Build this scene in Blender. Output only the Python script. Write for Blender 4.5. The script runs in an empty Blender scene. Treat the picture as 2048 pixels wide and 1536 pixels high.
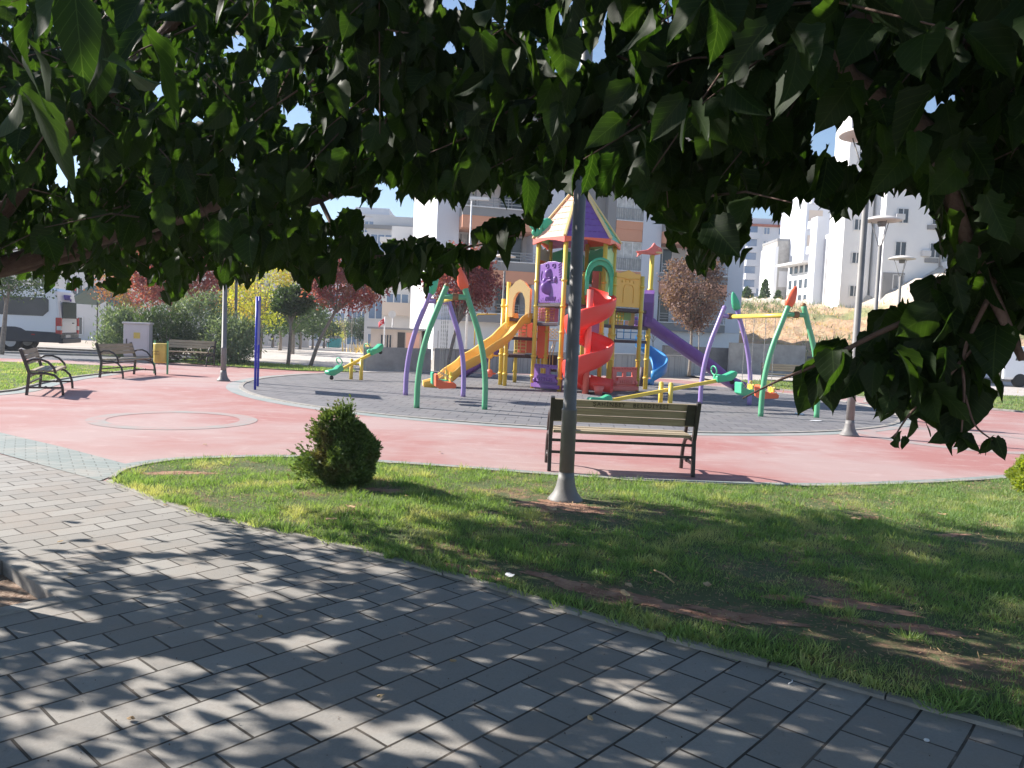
import bpy, math, random
import numpy as np
from mathutils import Vector, Matrix
# ------------------------------------------------------------------ camera, world, sun, exposure
S = bpy.context.scene
F = 1560.0; CH = 1.5; PITCH = math.radians(3.67); ROLL = math.radians(2.5)
cf = Vector((0, math.cos(PITCH), -math.sin(PITCH))); cu0 = Vector((0, math.sin(PITCH), math.cos(PITCH))); cr0 = Vector((1, 0, 0))
cr = cr0*math.cos(ROLL) + cu0*math.sin(ROLL); cu = cu0*math.cos(ROLL) - cr0*math.sin(ROLL)
cd = bpy.data.cameras.new('camera'); cam = bpy.data.objects.new('camera', cd); S.collection.objects.link(cam)
cam.matrix_world = Matrix(((cr.x, cu.x, -cf.x, 0), (cr.y, cu.y, -cf.y, 0), (cr.z, cu.z, -cf.z, CH), (0, 0, 0, 1)))
cd.sensor_width = 36; cd.lens = 36*F/2048; cd.clip_start = 0.05; cd.clip_end = 3000
S.camera = cam
SUN_EL = math.radians(32); PHI = math.radians(19)
sdir = Vector((-math.cos(PHI)*math.cos(SUN_EL), math.sin(PHI)*math.cos(SUN_EL), math.sin(SUN_EL)))   # towards the sun
sl = bpy.data.lights.new('sun', 'SUN'); sl.energy = 5.0; sl.angle = math.radians(0.55); sl.color = (1.0, 0.94, 0.86)
so = bpy.data.objects.new('sun', sl); S.collection.objects.link(so)
so.rotation_euler = sdir.to_track_quat('Z', 'Y').to_euler()
wd = bpy.data.worlds.new('World'); S.world = wd; wd.use_nodes = True
wn = wd.node_tree; bg = wn.nodes['Background']
sk = wn.nodes.new('ShaderNodeTexSky'); sk.sky_type = 'NISHITA'; sk.sun_disc = False
sk.sun_elevation = SUN_EL; sk.sun_rotation = math.atan2(sdir.x, sdir.y); sk.air_density = 1.0; sk.dust_density = 0.15; sk.ozone_density = 3.0
wn.links.new(sk.outputs[0], bg.inputs[0]); bg.inputs[1].default_value = 0.078
S.view_settings.view_transform = 'Standard'; S.view_settings.look = 'None'; S.view_settings.gamma = 1.0
S.view_settings.exposure = 1.15
S.render.resolution_x = 1024; S.render.resolution_y = 768
# ------------------------------------------------------------------ helpers
rnd = random.Random(7); nr = np.random.default_rng(11)
COL = S.collection
def ray(px, py): return cf + cr*((px-1024)/F) + cu*((768-py)/F)
def G(px, py, z=0.0):
    d = ray(px, py); t = (z-CH)/d.z; return Vector((d.x*t, d.y*t, z))
def W(px, py, Y):
    d = ray(px, py); t = Y/d.y; return Vector((d.x*t, Y, CH+d.z*t))
def PR(p):
    d = Vector(p)-Vector((0, 0, CH)); k = d.dot(cf); return (1024+F*d.dot(cr)/k, 768-F*d.dot(cu)/k)
class MB:
    def __init__(s): s.v = []; s.f = []; s.m = []; s.s = []
    def add(s, vs, fs, m=0, sm=False):
        b = len(s.v); s.v += [tuple(v) for v in vs]
        for f in fs: s.f.append([b+i for i in f]); s.m.append(m); s.s.append(sm)
        return s
    def box(s, x0, x1, y0, y1, z0, z1, m=0):
        return s.add([(x0,y0,z0),(x1,y0,z0),(x1,y1,z0),(x0,y1,z0),(x0,y0,z1),(x1,y0,z1),(x1,y1,z1),(x0,y1,z1)],
                     [(0,3,2,1),(4,5,6,7),(0,1,5,4),(1,2,6,5),(2,3,7,6),(3,0,4,7)], m)
    def ob(s, c, a, b, n, m=0):
        c, a, b, n = map(Vector, (c, a, b, n))
        vs = [c-a-b-n, c+a-b-n, c+a+b-n, c-a+b-n, c-a-b+n, c+a-b+n, c+a+b+n, c-a+b+n]
        if a.cross(b).dot(n) < 0: fs = [(0,1,2,3),(4,7,6,5),(0,4,5,1),(1,5,6,2),(2,6,7,3),(3,7,4,0)]
        else: fs = [(0,3,2,1),(4,5,6,7),(0,1,5,4),(1,2,6,5),(2,3,7,6),(3,0,4,7)]
        return s.add(vs, fs, m)
    def bar(s, p, q, w, h, up=(0, 0, 1), m=0):
        p, q = Vector(p), Vector(q); d = q-p; L = d.length; d.normalize(); sd = d.cross(Vector(up))
        if sd.length < 1e-4: sd = d.cross(Vector((0, 1, 0)))
        sd.normalize(); u = sd.cross(d)
        return s.ob((p+q)/2, d*L/2, sd*w/2, u*h/2, m)
    def tube(s, pts, r, n=10, m=0, caps=True, sm=True):
        pts = [Vector(p) for p in pts]; k = len(pts); rs = r if isinstance(r, (list, tuple)) else [r]*k
        vs = []; fs = []; ref = None
        for i, p in enumerate(pts):
            t = (pts[min(i+1, k-1)]-pts[max(i-1, 0)]).normalized()
            if ref is None:
                ref = t.cross(Vector((0, 0, 1)))
                if ref.length < 1e-3: ref = Vector((1, 0, 0))
            ref = (ref - t*ref.dot(t)).normalized(); o = t.cross(ref)
            for j in range(n):
                a = 2*math.pi*j/n; vs.append(p+(ref*math.cos(a)+o*math.sin(a))*rs[i])
        for i in range(k-1):
            for j in range(n):
                a = i*n+j; b = i*n+(j+1) % n; fs.append((a, b, b+n, a+n))
        s.add(vs, fs, m, sm)
        if caps:
            b0 = len(s.v)-len(vs)
            s.f.append([b0+j for j in range(n)][::-1]); s.m.append(m); s.s.append(False)
            s.f.append([b0+(k-1)*n+j for j in range(n)]); s.m.append(m); s.s.append(False)
        return s
    def lathe(s, prof, c=(0, 0), n=24, m=0, sm=True, capb=True, capt=True):
        vs = []; fs = []
        for r, z in prof:
            for j in range(n):
                a = 2*math.pi*j/n; vs.append((c[0]+r*math.cos(a), c[1]+r*math.sin(a), z))
        for i in range(len(prof)-1):
            for j in range(n): fs.append((i*n+j, i*n+(j+1) % n, (i+1)*n+(j+1) % n, (i+1)*n+j))
        s.add(vs, fs, m, sm); b = len(s.v)-len(vs)
        if capb: s.f.append([b+j for j in range(n)][::-1]); s.m.append(m); s.s.append(False)
        if capt: s.f.append([b+(len(prof)-1)*n+j for j in range(n)]); s.m.append(m); s.s.append(False)
        return s
    def ext(s, poly, vec, m=0, sm=False):          # closed polygon of 3-D points swept along vec
        poly = [Vector(p) for p in poly]; vec = Vector(vec); n = len(poly)
        nrm = Vector((0, 0, 0))
        for i in range(n): nrm += poly[i].cross(poly[(i+1) % n])
        if nrm.dot(vec) > 0: poly = poly[::-1]
        vs = poly+[p+vec for p in poly]
        fs = [list(range(n)), list(range(2*n-1, n-1, -1))]
        s.add(vs, fs, m, False); b = len(s.v)-2*n
        for i in range(n):
            j = (i+1) % n; s.f.append([b+i, b+n+i, b+n+j, b+j]); s.m.append(m); s.s.append(sm)
        return s
    def ball(s, c, r, n=12, m=0):
        if not isinstance(r, (tuple, list)): r = (r, r, r)
        k = max(4, n//2); vs = [(c[0], c[1], c[2]-r[2])]; fs = []
        for i in range(1, k):
            t = -math.pi/2+math.pi*i/k
            for j in range(n):
                a = 2*math.pi*j/n; vs.append((c[0]+r[0]*math.cos(t)*math.cos(a), c[1]+r[1]*math.cos(t)*math.sin(a), c[2]+r[2]*math.sin(t)))
        vs.append((c[0], c[1], c[2]+r[2])); L = len(vs)-1
        for j in range(n):
            fs.append((0, 1+(j+1) % n, 1+j)); fs.append((L, L-n+j, L-n+(j+1) % n))
        for i in range(k-2):
            for j in range(n): a = 1+i*n+j; b = 1+i*n+(j+1) % n; fs.append((a, b, b+n, a+n))
        return s.add(vs, fs, m, True)
    def sweep(s, path, sect, m=0, sm=True, side=None):   # closed section (u, w) swept on a path, u horizontal, w up
        path = [Vector(p) for p in path]; k = len(path); n = len(sect); vs = []; fs = []
        for i, p in enumerate(path):
            t = path[min(i+1, k-1)]-path[max(i-1, 0)]; sd = side[i] if side else Vector((t.y, -t.x, 0)).normalized()
            for u, w in sect: vs.append(p+sd*u+Vector((0, 0, w)))
        for i in range(k-1):
            for j in range(n): a = i*n+j; b = i*n+(j+1) % n; fs.append((a, a+n, b+n, b))
        s.add(vs, fs, m, sm); b0 = len(s.v)-len(vs)
        s.f.append([b0+j for j in range(n)]); s.m.append(m); s.s.append(False)
        s.f.append([b0+(k-1)*n+j for j in range(n)][::-1]); s.m.append(m); s.s.append(False)
        return s
    def build(s, name, mats, parent=None, off=(0, 0, 0), bevel=0):
        me = bpy.data.meshes.new(name); o = Vector(off)
        me.from_pydata([tuple(Vector(v)-o) for v in s.v], [], s.f)
        if not isinstance(mats, (list, tuple)): mats = [mats]
        for q in mats: me.materials.append(q)
        me.polygons.foreach_set('material_index', s.m); me.polygons.foreach_set('use_smooth', s.s); me.update()
        ob = bpy.data.objects.new(name, me); COL.objects.link(ob)
        if parent: ob.parent = parent
        if bevel:
            b = ob.modifiers.new('bevel', 'BEVEL'); b.width = bevel; b.segments = 2; b.limit_method = 'ANGLE'; b.angle_limit = math.radians(50)
        return ob
def tag(o, label=None, cat=None, group=None, kind=None):
    if label: o['label'] = label
    if cat: o['category'] = cat
    if group: o['group'] = group
    if kind: o['kind'] = kind
    return o
def thing(name, label, cat, loc=(0, 0, 0), rz=0, group=None):
    o = bpy.data.objects.new(name, None); COL.objects.link(o); o.empty_display_size = 0.2
    o.location = loc; o.rotation_euler = (0, 0, rz); return tag(o, label, cat, group)
def kids(o): return [c for c in bpy.data.objects if c.parent == o]
def dup(o, loc=None, rz=None, label=None, parent=None, scale=None):
    c = o.copy(); COL.objects.link(c)
    if parent: c.parent = parent
    if loc is not None: c.location = loc
    if rz is not None: c.rotation_euler = (0, 0, rz)
    if label: c['label'] = label
    if scale: c.scale = (scale,)*3
    for k in kids(o): dup(k, parent=c)
    return c
def text(name, s, size, loc, rot, mat, parent, depth=0.002, sp=1.0):
    cu_ = bpy.data.curves.new(name, 'FONT'); cu_.body = s; cu_.size = size; cu_.extrude = depth; cu_.align_x = 'CENTER'; cu_.align_y = 'CENTER'; cu_.space_character = sp
    to = bpy.data.objects.new(name+'_c', cu_); COL.objects.link(to); bpy.context.view_layer.update()
    me = bpy.data.meshes.new_from_object(to.evaluated_get(bpy.context.evaluated_depsgraph_get())); bpy.data.objects.remove(to)
    me.materials.clear(); me.materials.append(mat); o = bpy.data.objects.new(name, me); COL.objects.link(o); o.parent = parent; o.location = loc; o.rotation_euler = rot
    return o
def npmesh(name, V, Q, mat, parent=None, UV=None, off=(0, 0, 0), smooth=False):   # V (n,3), Q (m,k)
    me = bpy.data.meshes.new(name); V = np.asarray(V, dtype=np.float32)-np.array(off, dtype=np.float32); Q = np.asarray(Q, dtype=np.int32)
    me.vertices.add(len(V)); me.vertices.foreach_set('co', V.ravel())
    k = Q.shape[1]; me.loops.add(Q.size); me.loops.foreach_set('vertex_index', Q.ravel())
    me.polygons.add(len(Q)); me.polygons.foreach_set('loop_start', np.arange(0, Q.size, k, dtype=np.int32))
    if UV is not None:
        l = me.uv_layers.new(name='uv'); l.data.foreach_set('uv', np.asarray(UV, dtype=np.float32)[Q.ravel()].ravel())
    me.polygons.foreach_set('use_smooth', np.full(len(Q), smooth)); me.update(calc_edges=True)
    me.materials.append(mat); o = bpy.data.objects.new(name, me); COL.objects.link(o)
    if parent: o.parent = parent
    return o
# ------------------------------------------------------------------ materials
def newmat(name):
    m = bpy.data.materials.new(name); m.use_nodes = True; nt = m.node_tree
    return m, nt, nt.nodes['Principled BSDF']
def M(name, c1, c2=None, sc=8, rough=0.6, bump=0.0, bsc=None, metal=0, detail=6, spec=0.5, sss=0, trans=0, dist=0.0):
    m, nt, p = newmat(name); N = nt.nodes; L = nt.links
    p.inputs['Roughness'].default_value = rough; p.inputs['Metallic'].default_value = metal; p.inputs['Specular IOR Level'].default_value = spec
    g = N.new('ShaderNodeNewGeometry'); c2 = c2 or tuple(x*0.8 for x in c1)
    n = N.new('ShaderNodeTexNoise'); n.inputs['Scale'].default_value = sc; n.inputs['Detail'].default_value = detail; n.inputs['Roughness'].default_value = 0.6; n.inputs['Distortion'].default_value = dist
    L.new(g.outputs['Position'], n.inputs['Vector'])
    r = N.new('ShaderNodeValToRGB'); r.color_ramp.elements[0].position = 0.35; r.color_ramp.elements[1].position = 0.65
    r.color_ramp.elements[0].color = (*c1, 1); r.color_ramp.elements[1].color = (*c2, 1)
    L.new(n.outputs['Fac'], r.inputs['Fac']); L.new(r.outputs['Color'], p.inputs['Base Color'])
    if bump:
        b = N.new('ShaderNodeBump'); b.inputs['Strength'].default_value = bump; b.inputs['Distance'].default_value = 0.01
        n2 = N.new('ShaderNodeTexNoise'); n2.inputs['Scale'].default_value = bsc or sc*6; n2.inputs['Detail'].default_value = 5
        L.new(g.outputs['Position'], n2.inputs['Vector']); L.new(n2.outputs['Fac'], b.inputs['Height']); L.new(b.outputs['Normal'], p.inputs['Normal'])
    return m
def math_(nt, op, a, b=None, c=None):
    n = nt.nodes.new('ShaderNodeMath'); n.operation = op
    for i, x in enumerate((a, b, c)):
        if x is None: continue
        if isinstance(x, (int, float)): n.inputs[i].default_value = x
        else: nt.links.new(x, n.inputs[i])
    return n.outputs[0]
def mixc(nt, fac, a, b, mode='MIX'):
    n = nt.nodes.new('ShaderNodeMix'); n.data_type = 'RGBA'; n.blend_type = mode
    for i, x in ((0, fac), (6, a), (7, b)):
        if isinstance(x, (int, float)): n.inputs[i].default_value = x
        elif isinstance(x, tuple): n.inputs[i].default_value = (*x, 1)
        else: nt.links.new(x, n.inputs[i])
    return n.outputs[2]
def noise(nt, vec, sc, det=4, rough=0.55, dist=0):
    n = nt.nodes.new('ShaderNodeTexNoise'); n.inputs['Scale'].default_value = sc; n.inputs['Detail'].default_value = det; n.inputs['Roughness'].default_value = rough; n.inputs['Distortion'].default_value = dist
    nt.links.new(vec, n.inputs['Vector']); return n.outputs['Fac']
def ramp(nt, x, a, b, smooth=True):
    n = nt.nodes.new('ShaderNodeMapRange'); n.inputs['From Min'].default_value = a; n.inputs['From Max'].default_value = b
    if smooth: n.interpolation_type = 'SMOOTHSTEP'
    nt.links.new(x, n.inputs['Value']); return n.outputs['Result']
def bricks(name, ang, bw, bh, mortar, c1, c2, cm, rough=0.85, bump=0.6, dirt=None, off=0.5, dstr=0.0, fade=None, loc=(0, 0)):
    m, nt, p = newmat(name); N = nt.nodes; L = nt.links
    g = N.new('ShaderNodeNewGeometry'); mp = N.new('ShaderNodeMapping'); mp.vector_type = 'POINT'
    mp.inputs['Rotation'].default_value = (0, 0, -ang); mp.inputs['Location'].default_value = (loc[0], loc[1], 0); L.new(g.outputs['Position'], mp.inputs['Vector'])
    vec = mp.outputs[0]
    if dstr:
        nn = N.new('ShaderNodeTexNoise'); nn.inputs['Scale'].default_value = 1.1; nn.inputs['Detail'].default_value = 1; L.new(vec, nn.inputs['Vector'])
        va = N.new('ShaderNodeVectorMath'); va.operation = 'MULTIPLY_ADD'; va.inputs[1].default_value = (dstr,)*3; L.new(nn.outputs['Color'], va.inputs[0]); L.new(vec, va.inputs[2]); vec = va.outputs[0]
    b = N.new('ShaderNodeTexBrick'); b.offset = off; b.inputs['Scale'].default_value = 1; b.inputs['Brick Width'].default_value = bw; b.inputs['Row Height'].default_value = bh
    b.inputs['Mortar Size'].default_value = mortar; b.inputs['Mortar Smooth'].default_value = 0.25; b.inputs['Bias'].default_value = 0
    b.inputs['Color1'].default_value = (*c1, 1); b.inputs['Color2'].default_value = (*c2, 1); b.inputs['Mortar'].default_value = (*cm, 1)
    L.new(vec, b.inputs['Vector'])
    fine = noise(nt, g.outputs['Position'], 90, 4, 0.7); mid = noise(nt, g.outputs['Position'], 1.7, 6, 0.7, 0.4)
    col = mixc(nt, 0.55, b.outputs['Color'], mixc(nt, fine, (0.35, 0.35, 0.35), (0.75, 0.75, 0.75)), 'OVERLAY')
    col = mixc(nt, math_(nt, 'MULTIPLY', ramp(nt, mid, 0.42, 0.72), 0.55), col, (0.42, 0.36, 0.31) if dirt is None else dirt)
    sp_ = noise(nt, g.outputs['Position'], 14, 6, 0.75, 0.3); col = mixc(nt, math_(nt, 'MULTIPLY', ramp(nt, sp_, 0.60, 0.74), 0.45), col, (0.07, 0.06, 0.05))
    L.new(col, p.inputs['Base Color']); p.inputs['Roughness'].default_value = rough
    bp = N.new('ShaderNodeBump'); bp.inputs['Strength'].default_value = bump; bp.inputs['Distance'].default_value = 0.012
    h = math_(nt, 'ADD', math_(nt, 'SUBTRACT', 1.0, b.outputs['Fac']), math_(nt, 'MULTIPLY', fine, 0.12))
    L.new(h, bp.inputs['Height']); L.new(bp.outputs['Normal'], p.inputs['Normal'])
    return m
def plastic(name, c, fade=0.06, rough=0.38):
    c2 = tuple(min(1, x*(1-fade)+0.35*fade*2) for x in c)
    return M(name, c, c2, 2.2, rough, 0.04, 60)
m_paver = bricks('grey_pavers', math.radians(49), 0.30, 0.19, 0.006, (0.235, 0.222, 0.204), (0.31, 0.294, 0.272), (0.03, 0.024, 0.018), bump=1.0, dstr=0.03, dirt=(0.30, 0.25, 0.21))
m_band = bricks('green_grey_pavers', math.radians(32), 0.2, 0.1, 0.006, (0.215, 0.25, 0.238), (0.265, 0.295, 0.28), (0.14, 0.155, 0.148))
m_rubber = bricks('rubber_tiles', math.radians(-4), 0.42, 0.42, 0.009, (0.145, 0.14, 0.15), (0.18, 0.175, 0.18), (0.04, 0.04, 0.045), dirt=(0.23, 0.215, 0.21), bump=0.5)
def plaza_mat():
    m, nt, p = newmat('red_rubber_floor'); g = nt.nodes.new('ShaderNodeNewGeometry'); P = g.outputs['Position']
    big = noise(nt, P, 0.33, 4, 0.6, 0.4); mid = noise(nt, P, 2.6, 5, 0.65, 0.5); fine = noise(nt, P, 130, 3, 0.7)
    c = mixc(nt, ramp(nt, big, 0.36, 0.64), (0.35, 0.155, 0.142), (0.39, 0.27, 0.255))
    c = mixc(nt, math_(nt, 'MULTIPLY', ramp(nt, mid, 0.5, 0.78), 0.6), c, (0.46, 0.335, 0.31))
    mp = nt.nodes.new('ShaderNodeMapping'); mp.inputs['Scale'].default_value = (0.7, 5.0, 1); mp.inputs['Rotation'].default_value = (0, 0, 0.25); nt.links.new(P, mp.inputs['Vector'])
    scf = noise(nt, mp.outputs[0], 1.0, 7, 0.72, 0.6); c = mixc(nt, math_(nt, 'MULTIPLY', ramp(nt, scf, 0.54, 0.74), 0.55), c, (0.50, 0.40, 0.375)); c = mixc(nt, math_(nt, 'MULTIPLY', ramp(nt, scf, 0.44, 0.28), 0.4), c, (0.36, 0.12, 0.11))
    c = mixc(nt, 0.45, c, mixc(nt, fine, (0.2, 0.2, 0.2), (0.85, 0.85, 0.85)), 'OVERLAY')
    nt.links.new(c, p.inputs['Base Color']); p.inputs['Roughness'].default_value = 0.9
    b = nt.nodes.new('ShaderNodeBump'); b.inputs['Strength'].default_value = 0.35; b.inputs['Distance'].default_value = 0.004; nt.links.new(fine, b.inputs['Height']); nt.links.new(b.outputs[0], p.inputs['Normal'])
    return m
m_plaza = plaza_mat()
m_teal = M('painted_teal', (0.225, 0.285, 0.275), (0.36, 0.335, 0.325), 1.6, 0.9, 0.2, 120)
m_ring = M('worn_ring_paint', (0.30, 0.295, 0.28), (0.39, 0.25, 0.235), 2.4, 0.9, 0.2, 120)
m_curb = M('concrete_curb', (0.38, 0.355, 0.325), (0.27, 0.245, 0.215), 6, 0.9, 0.3, 60)
m_soil = M('red_soil', (0.26, 0.125, 0.075), (0.42, 0.24, 0.155), 9, 0.95, 0.9, 45)
m_dirt = M('pale_dirt', (0.50, 0.42, 0.35), (0.40, 0.33, 0.27), 0.5, 0.95, 0.4, 20)
m_asph = M('asphalt', (0.13, 0.135, 0.15), (0.19, 0.19, 0.205), 1.2, 0.9, 0.4, 90)
m_walk = bricks('pale_walk', 0, 0.6, 0.4, 0.01, (0.46, 0.42, 0.38), (0.54, 0.49, 0.45), (0.33, 0.3, 0.27))
def grass_ground():
    m, nt, p = newmat('lawn_ground'); g = nt.nodes.new('ShaderNodeNewGeometry'); P = g.outputs['Position']
    a = noise(nt, P, 1.3, 8, 0.75, 0.3); b = noise(nt, P, 70, 6, 0.8)
    c = mixc(nt, b, (0.05, 0.08, 0.025), (0.16, 0.19, 0.07)); s_ = mixc(nt, b, (0.15, 0.08, 0.05), (0.42, 0.26, 0.17))
    c = mixc(nt, ramp(nt, a, 0.50, 0.62), c, s_); nt.links.new(c, p.inputs['Base Color']); p.inputs['Roughness'].default_value = 0.95
    bb = nt.nodes.new('ShaderNodeBump'); bb.inputs['Strength'].default_value = 0.9; bb.inputs['Distance'].default_value = 0.02; nt.links.new(b, bb.inputs['Height']); nt.links.new(bb.outputs[0], p.inputs['Normal'])
    return m
m_lawn = grass_ground()
def foliage(name, c1, c2, c3=None, sc=3.0, transl=0.35, rough=0.5, veins=False, vein_c=(0.25, 0.32, 0.12)):
    m, nt, p = newmat(name); N = nt.nodes; L = nt.links; g = N.new('ShaderNodeNewGeometry')
    rp = g.outputs['Random Per Island']; n = noise(nt, g.outputs['Position'], sc, 3)
    c = mixc(nt, rp, c1, c2)
    if c3: c = mixc(nt, ramp(nt, n, 0.48, 0.7), c, c3)
    if veins:
        uv = N.new('ShaderNodeUVMap'); sp = N.new('ShaderNodeSeparateXYZ'); L.new(uv.outputs[0], sp.inputs[0])
        au = math_(nt, 'ABSOLUTE', math_(nt, 'SUBTRACT', sp.outputs[0], 0.5))
        mid = math_(nt, 'LESS_THAN', au, 0.012)
        ph = math_(nt, 'FRACT', math_(nt, 'MULTIPLY', math_(nt, 'SUBTRACT', sp.outputs[1], math_(nt, 'MULTIPLY', au, 0.9)), 7.0))
        sv = math_(nt, 'LESS_THAN', ph, 0.07)
        vv = math_(nt, 'MULTIPLY', math_(nt, 'MAXIMUM', mid, sv), 0.55)
        c = mixc(nt, vv, c, vein_c)
        bb = N.new('ShaderNodeBump'); bb.inputs['Strength'].default_value = 0.5; bb.inputs['Distance'].default_value = 0.003; bb.invert = True
        L.new(math_(nt, 'MAXIMUM', mid, sv), bb.inputs['Height']); L.new(bb.outputs[0], p.inputs['Normal'])
    L.new(c, p.inputs['Base Color']); p.inputs['Roughness'].default_value = rough; p.inputs['Specular IOR Level'].default_value = 0.22
    t = N.new('ShaderNodeBsdfTranslucent'); L.new(mixc(nt, 1.0, c, (1.0, 1.0, 0.45), 'MULTIPLY'), t.inputs['Color'])
    hv = N.new('ShaderNodeHueSaturation'); hv.inputs['Value'].default_value = 3.0; hv.inputs['Saturation'].default_value = 1.1
    L.new(mixc(nt, 1.0, c, (1.0, 1.0, 0.55), 'MULTIPLY'), hv.inputs['Color']); L.new(hv.outputs[0], t.inputs['Color'])
    mx = N.new('ShaderNodeMixShader'); mx.inputs[0].default_value = transl; L.new(p.outputs[0], mx.inputs[1]); L.new(t.outputs[0], mx.inputs[2])
    L.new(mx.outputs[0], N['Material Output'].inputs['Surface']); return m
m_leaf = foliage('mulberry_leaf', (0.009, 0.021, 0.006), (0.022, 0.042, 0.012), None, 3, 0.45, 0.55, True, (0.045, 0.075, 0.025))
m_grass = foliage('grass_blades', (0.105, 0.17, 0.062), (0.215, 0.30, 0.135), (0.36, 0.36, 0.20), 2.2, 0.3, 0.6)
m_plum = foliage('purple_leaves', (0.15, 0.04, 0.06), (0.28, 0.09, 0.11), (0.24, 0.13, 0.11), 1.4, 0.3)
m_olean = foliage('grey_green_leaves', (0.10, 0.15, 0.09), (0.23, 0.28, 0.19), (0.06, 0.09, 0.05), 1.0, 0.2)
m_yel = foliage('yellow_green_leaves', (0.26, 0.31, 0.07), (0.40, 0.40, 0.12), (0.35, 0.22, 0.09), 1.0, 0.35)
m_dgreen = foliage('dark_green_leaves', (0.03, 0.055, 0.025), (0.07, 0.11, 0.045), None, 1.0, 0.2)
m_thuja = foliage('thuja_sprays', (0.07, 0.12, 0.04), (0.18, 0.24, 0.09), (0.17, 0.15, 0.08), 4.0, 0.12)
m_thujay = foliage('golden_thuja_sprays', (0.18, 0.24, 0.06), (0.34, 0.37, 0.10), None, 4.0, 0.25)
m_dry = foliage('dry_grass', (0.45, 0.32, 0.15), (0.58, 0.44, 0.24), None, 1.0, 0.2)
m_bark = M('brown_bark', (0.10, 0.058, 0.045), (0.15, 0.095, 0.075), 20, 0.85, 0.6, 80)
m_barkg = M('grey_bark', (0.30, 0.26, 0.22), (0.20, 0.165, 0.14), 14, 0.9, 0.4, 60)
m_pole = M('galvanised_grey_pole', (0.165, 0.16, 0.155), (0.22, 0.21, 0.205), 3, 0.55, 0.05, 40, 0.0)
m_disc = M('white_lamp_disc', (0.72, 0.68, 0.64), (0.62, 0.56, 0.5), 3, 0.5)
m_iron = M('dark_brown_iron', (0.035, 0.03, 0.03), (0.055, 0.045, 0.042), 12, 0.45, 0.1, 80)
def wood(name, c1, c2, ax=0):
    m, nt, p = newmat(name); g = nt.nodes.new('ShaderNodeTexCoord'); mp = nt.nodes.new('ShaderNodeMapping')
    sc = [40, 40, 40]; sc[ax] = 2.0; mp.inputs['Scale'].default_value = sc; nt.links.new(g.outputs['Object'], mp.inputs['Vector'])
    n = noise(nt, mp.outputs[0], 1.0, 6, 0.65, 0.6); c = mixc(nt, ramp(nt, n, 0.3, 0.7), c1, c2); nt.links.new(c, p.inputs['Base Color']); p.inputs['Roughness'].default_value = 0.65
    b = nt.nodes.new('ShaderNodeBump'); b.inputs['Strength'].default_value = 0.3; b.inputs['Distance'].default_value = 0.003; nt.links.new(n, b.inputs['Height']); nt.links.new(b.outputs[0], p.inputs['Normal']); return m
m_wood = wood('bench_wood', (0.30, 0.235, 0.15), (0.43, 0.35, 0.24)); m_woodd = wood('weathered_bench_wood', (0.40, 0.33, 0.27), (0.55, 0.48, 0.41))
m_engr = M('engraved_dark', (0.05, 0.035, 0.025), None, 30, 0.9)
YEL = plastic('yellow_paint', (0.78, 0.56, 0.07)); GRN = plastic('green_plastic', (0.05, 0.45, 0.24)); GRNP = plastic('green_paint', (0.10, 0.40, 0.20)); PUR = plastic('purple_plastic', (0.19, 0.075, 0.33))
LIL = plastic('lilac_paint', (0.32, 0.22, 0.52)); RED = plastic('red_plastic', (0.85, 0.055, 0.04), 0.03); ORG = plastic('orange_plastic', (0.92, 0.52, 0.08)); CRM = plastic('cream_plastic', (0.88, 0.62, 0.26))
CRL = plastic('coral_plastic', (0.85, 0.17, 0.13)); PNK = plastic('pink_plastic', (0.66, 0.28, 0.62)); LGR = plastic('lime_plastic', (0.35, 0.68, 0.28)); BLU = plastic('blue_plastic', (0.04, 0.26, 0.60)); ORR = plastic('orange_red_plastic', (0.88, 0.13, 0.045))
PCH = plastic('peach_plastic', (0.80, 0.42, 0.30)); GRY = plastic('grey_plastic', (0.5, 0.5, 0.5)); DK = M('dark_deck', (0.05, 0.03, 0.04), (0.09, 0.055, 0.065), 5, 0.6)
m_brown = M('brown_clamp', (0.28, 0.14, 0.05), None, 9, 0.5); m_chain = M('chain_steel', (0.42, 0.42, 0.42), None, 30, 0.4, metal=0.7)
m_bpost = M('blue_paint', (0.02, 0.03, 0.42), (0.03, 0.05, 0.5), 5, 0.35)
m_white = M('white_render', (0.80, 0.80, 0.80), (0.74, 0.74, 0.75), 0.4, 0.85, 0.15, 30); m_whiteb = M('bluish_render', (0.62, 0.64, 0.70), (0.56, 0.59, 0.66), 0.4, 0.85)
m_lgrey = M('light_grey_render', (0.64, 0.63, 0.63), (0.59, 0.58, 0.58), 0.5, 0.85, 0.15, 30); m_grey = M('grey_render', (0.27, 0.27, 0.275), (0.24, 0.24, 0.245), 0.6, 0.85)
m_orange = M('salmon_render', (0.68, 0.33, 0.21), (0.63, 0.30, 0.19), 0.6, 0.85, 0.1, 40); m_beige = M('beige_render', (0.62, 0.53, 0.46), (0.58, 0.49, 0.42), 0.6, 0.85)
m_glass = M('dark_window_glass', (0.03, 0.04, 0.055), (0.06, 0.07, 0.09), 0.8, 0.15, spec=0.5); m_blueglass = M('blue_window_glass', (0.10, 0.17, 0.30), (0.16, 0.24, 0.38), 0.5, 0.12, spec=0.8)
m_curtain = M('white_curtain', (0.66, 0.66, 0.64), (0.42, 0.43, 0.42), 3.5, 0.8, detail=8); m_frame = M('white_frame', (0.78, 0.78, 0.78), None, 5, 0.5); m_rail = M('steel_rail', (0.35, 0.35, 0.36), None, 5, 0.4, metal=0.5)
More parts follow.
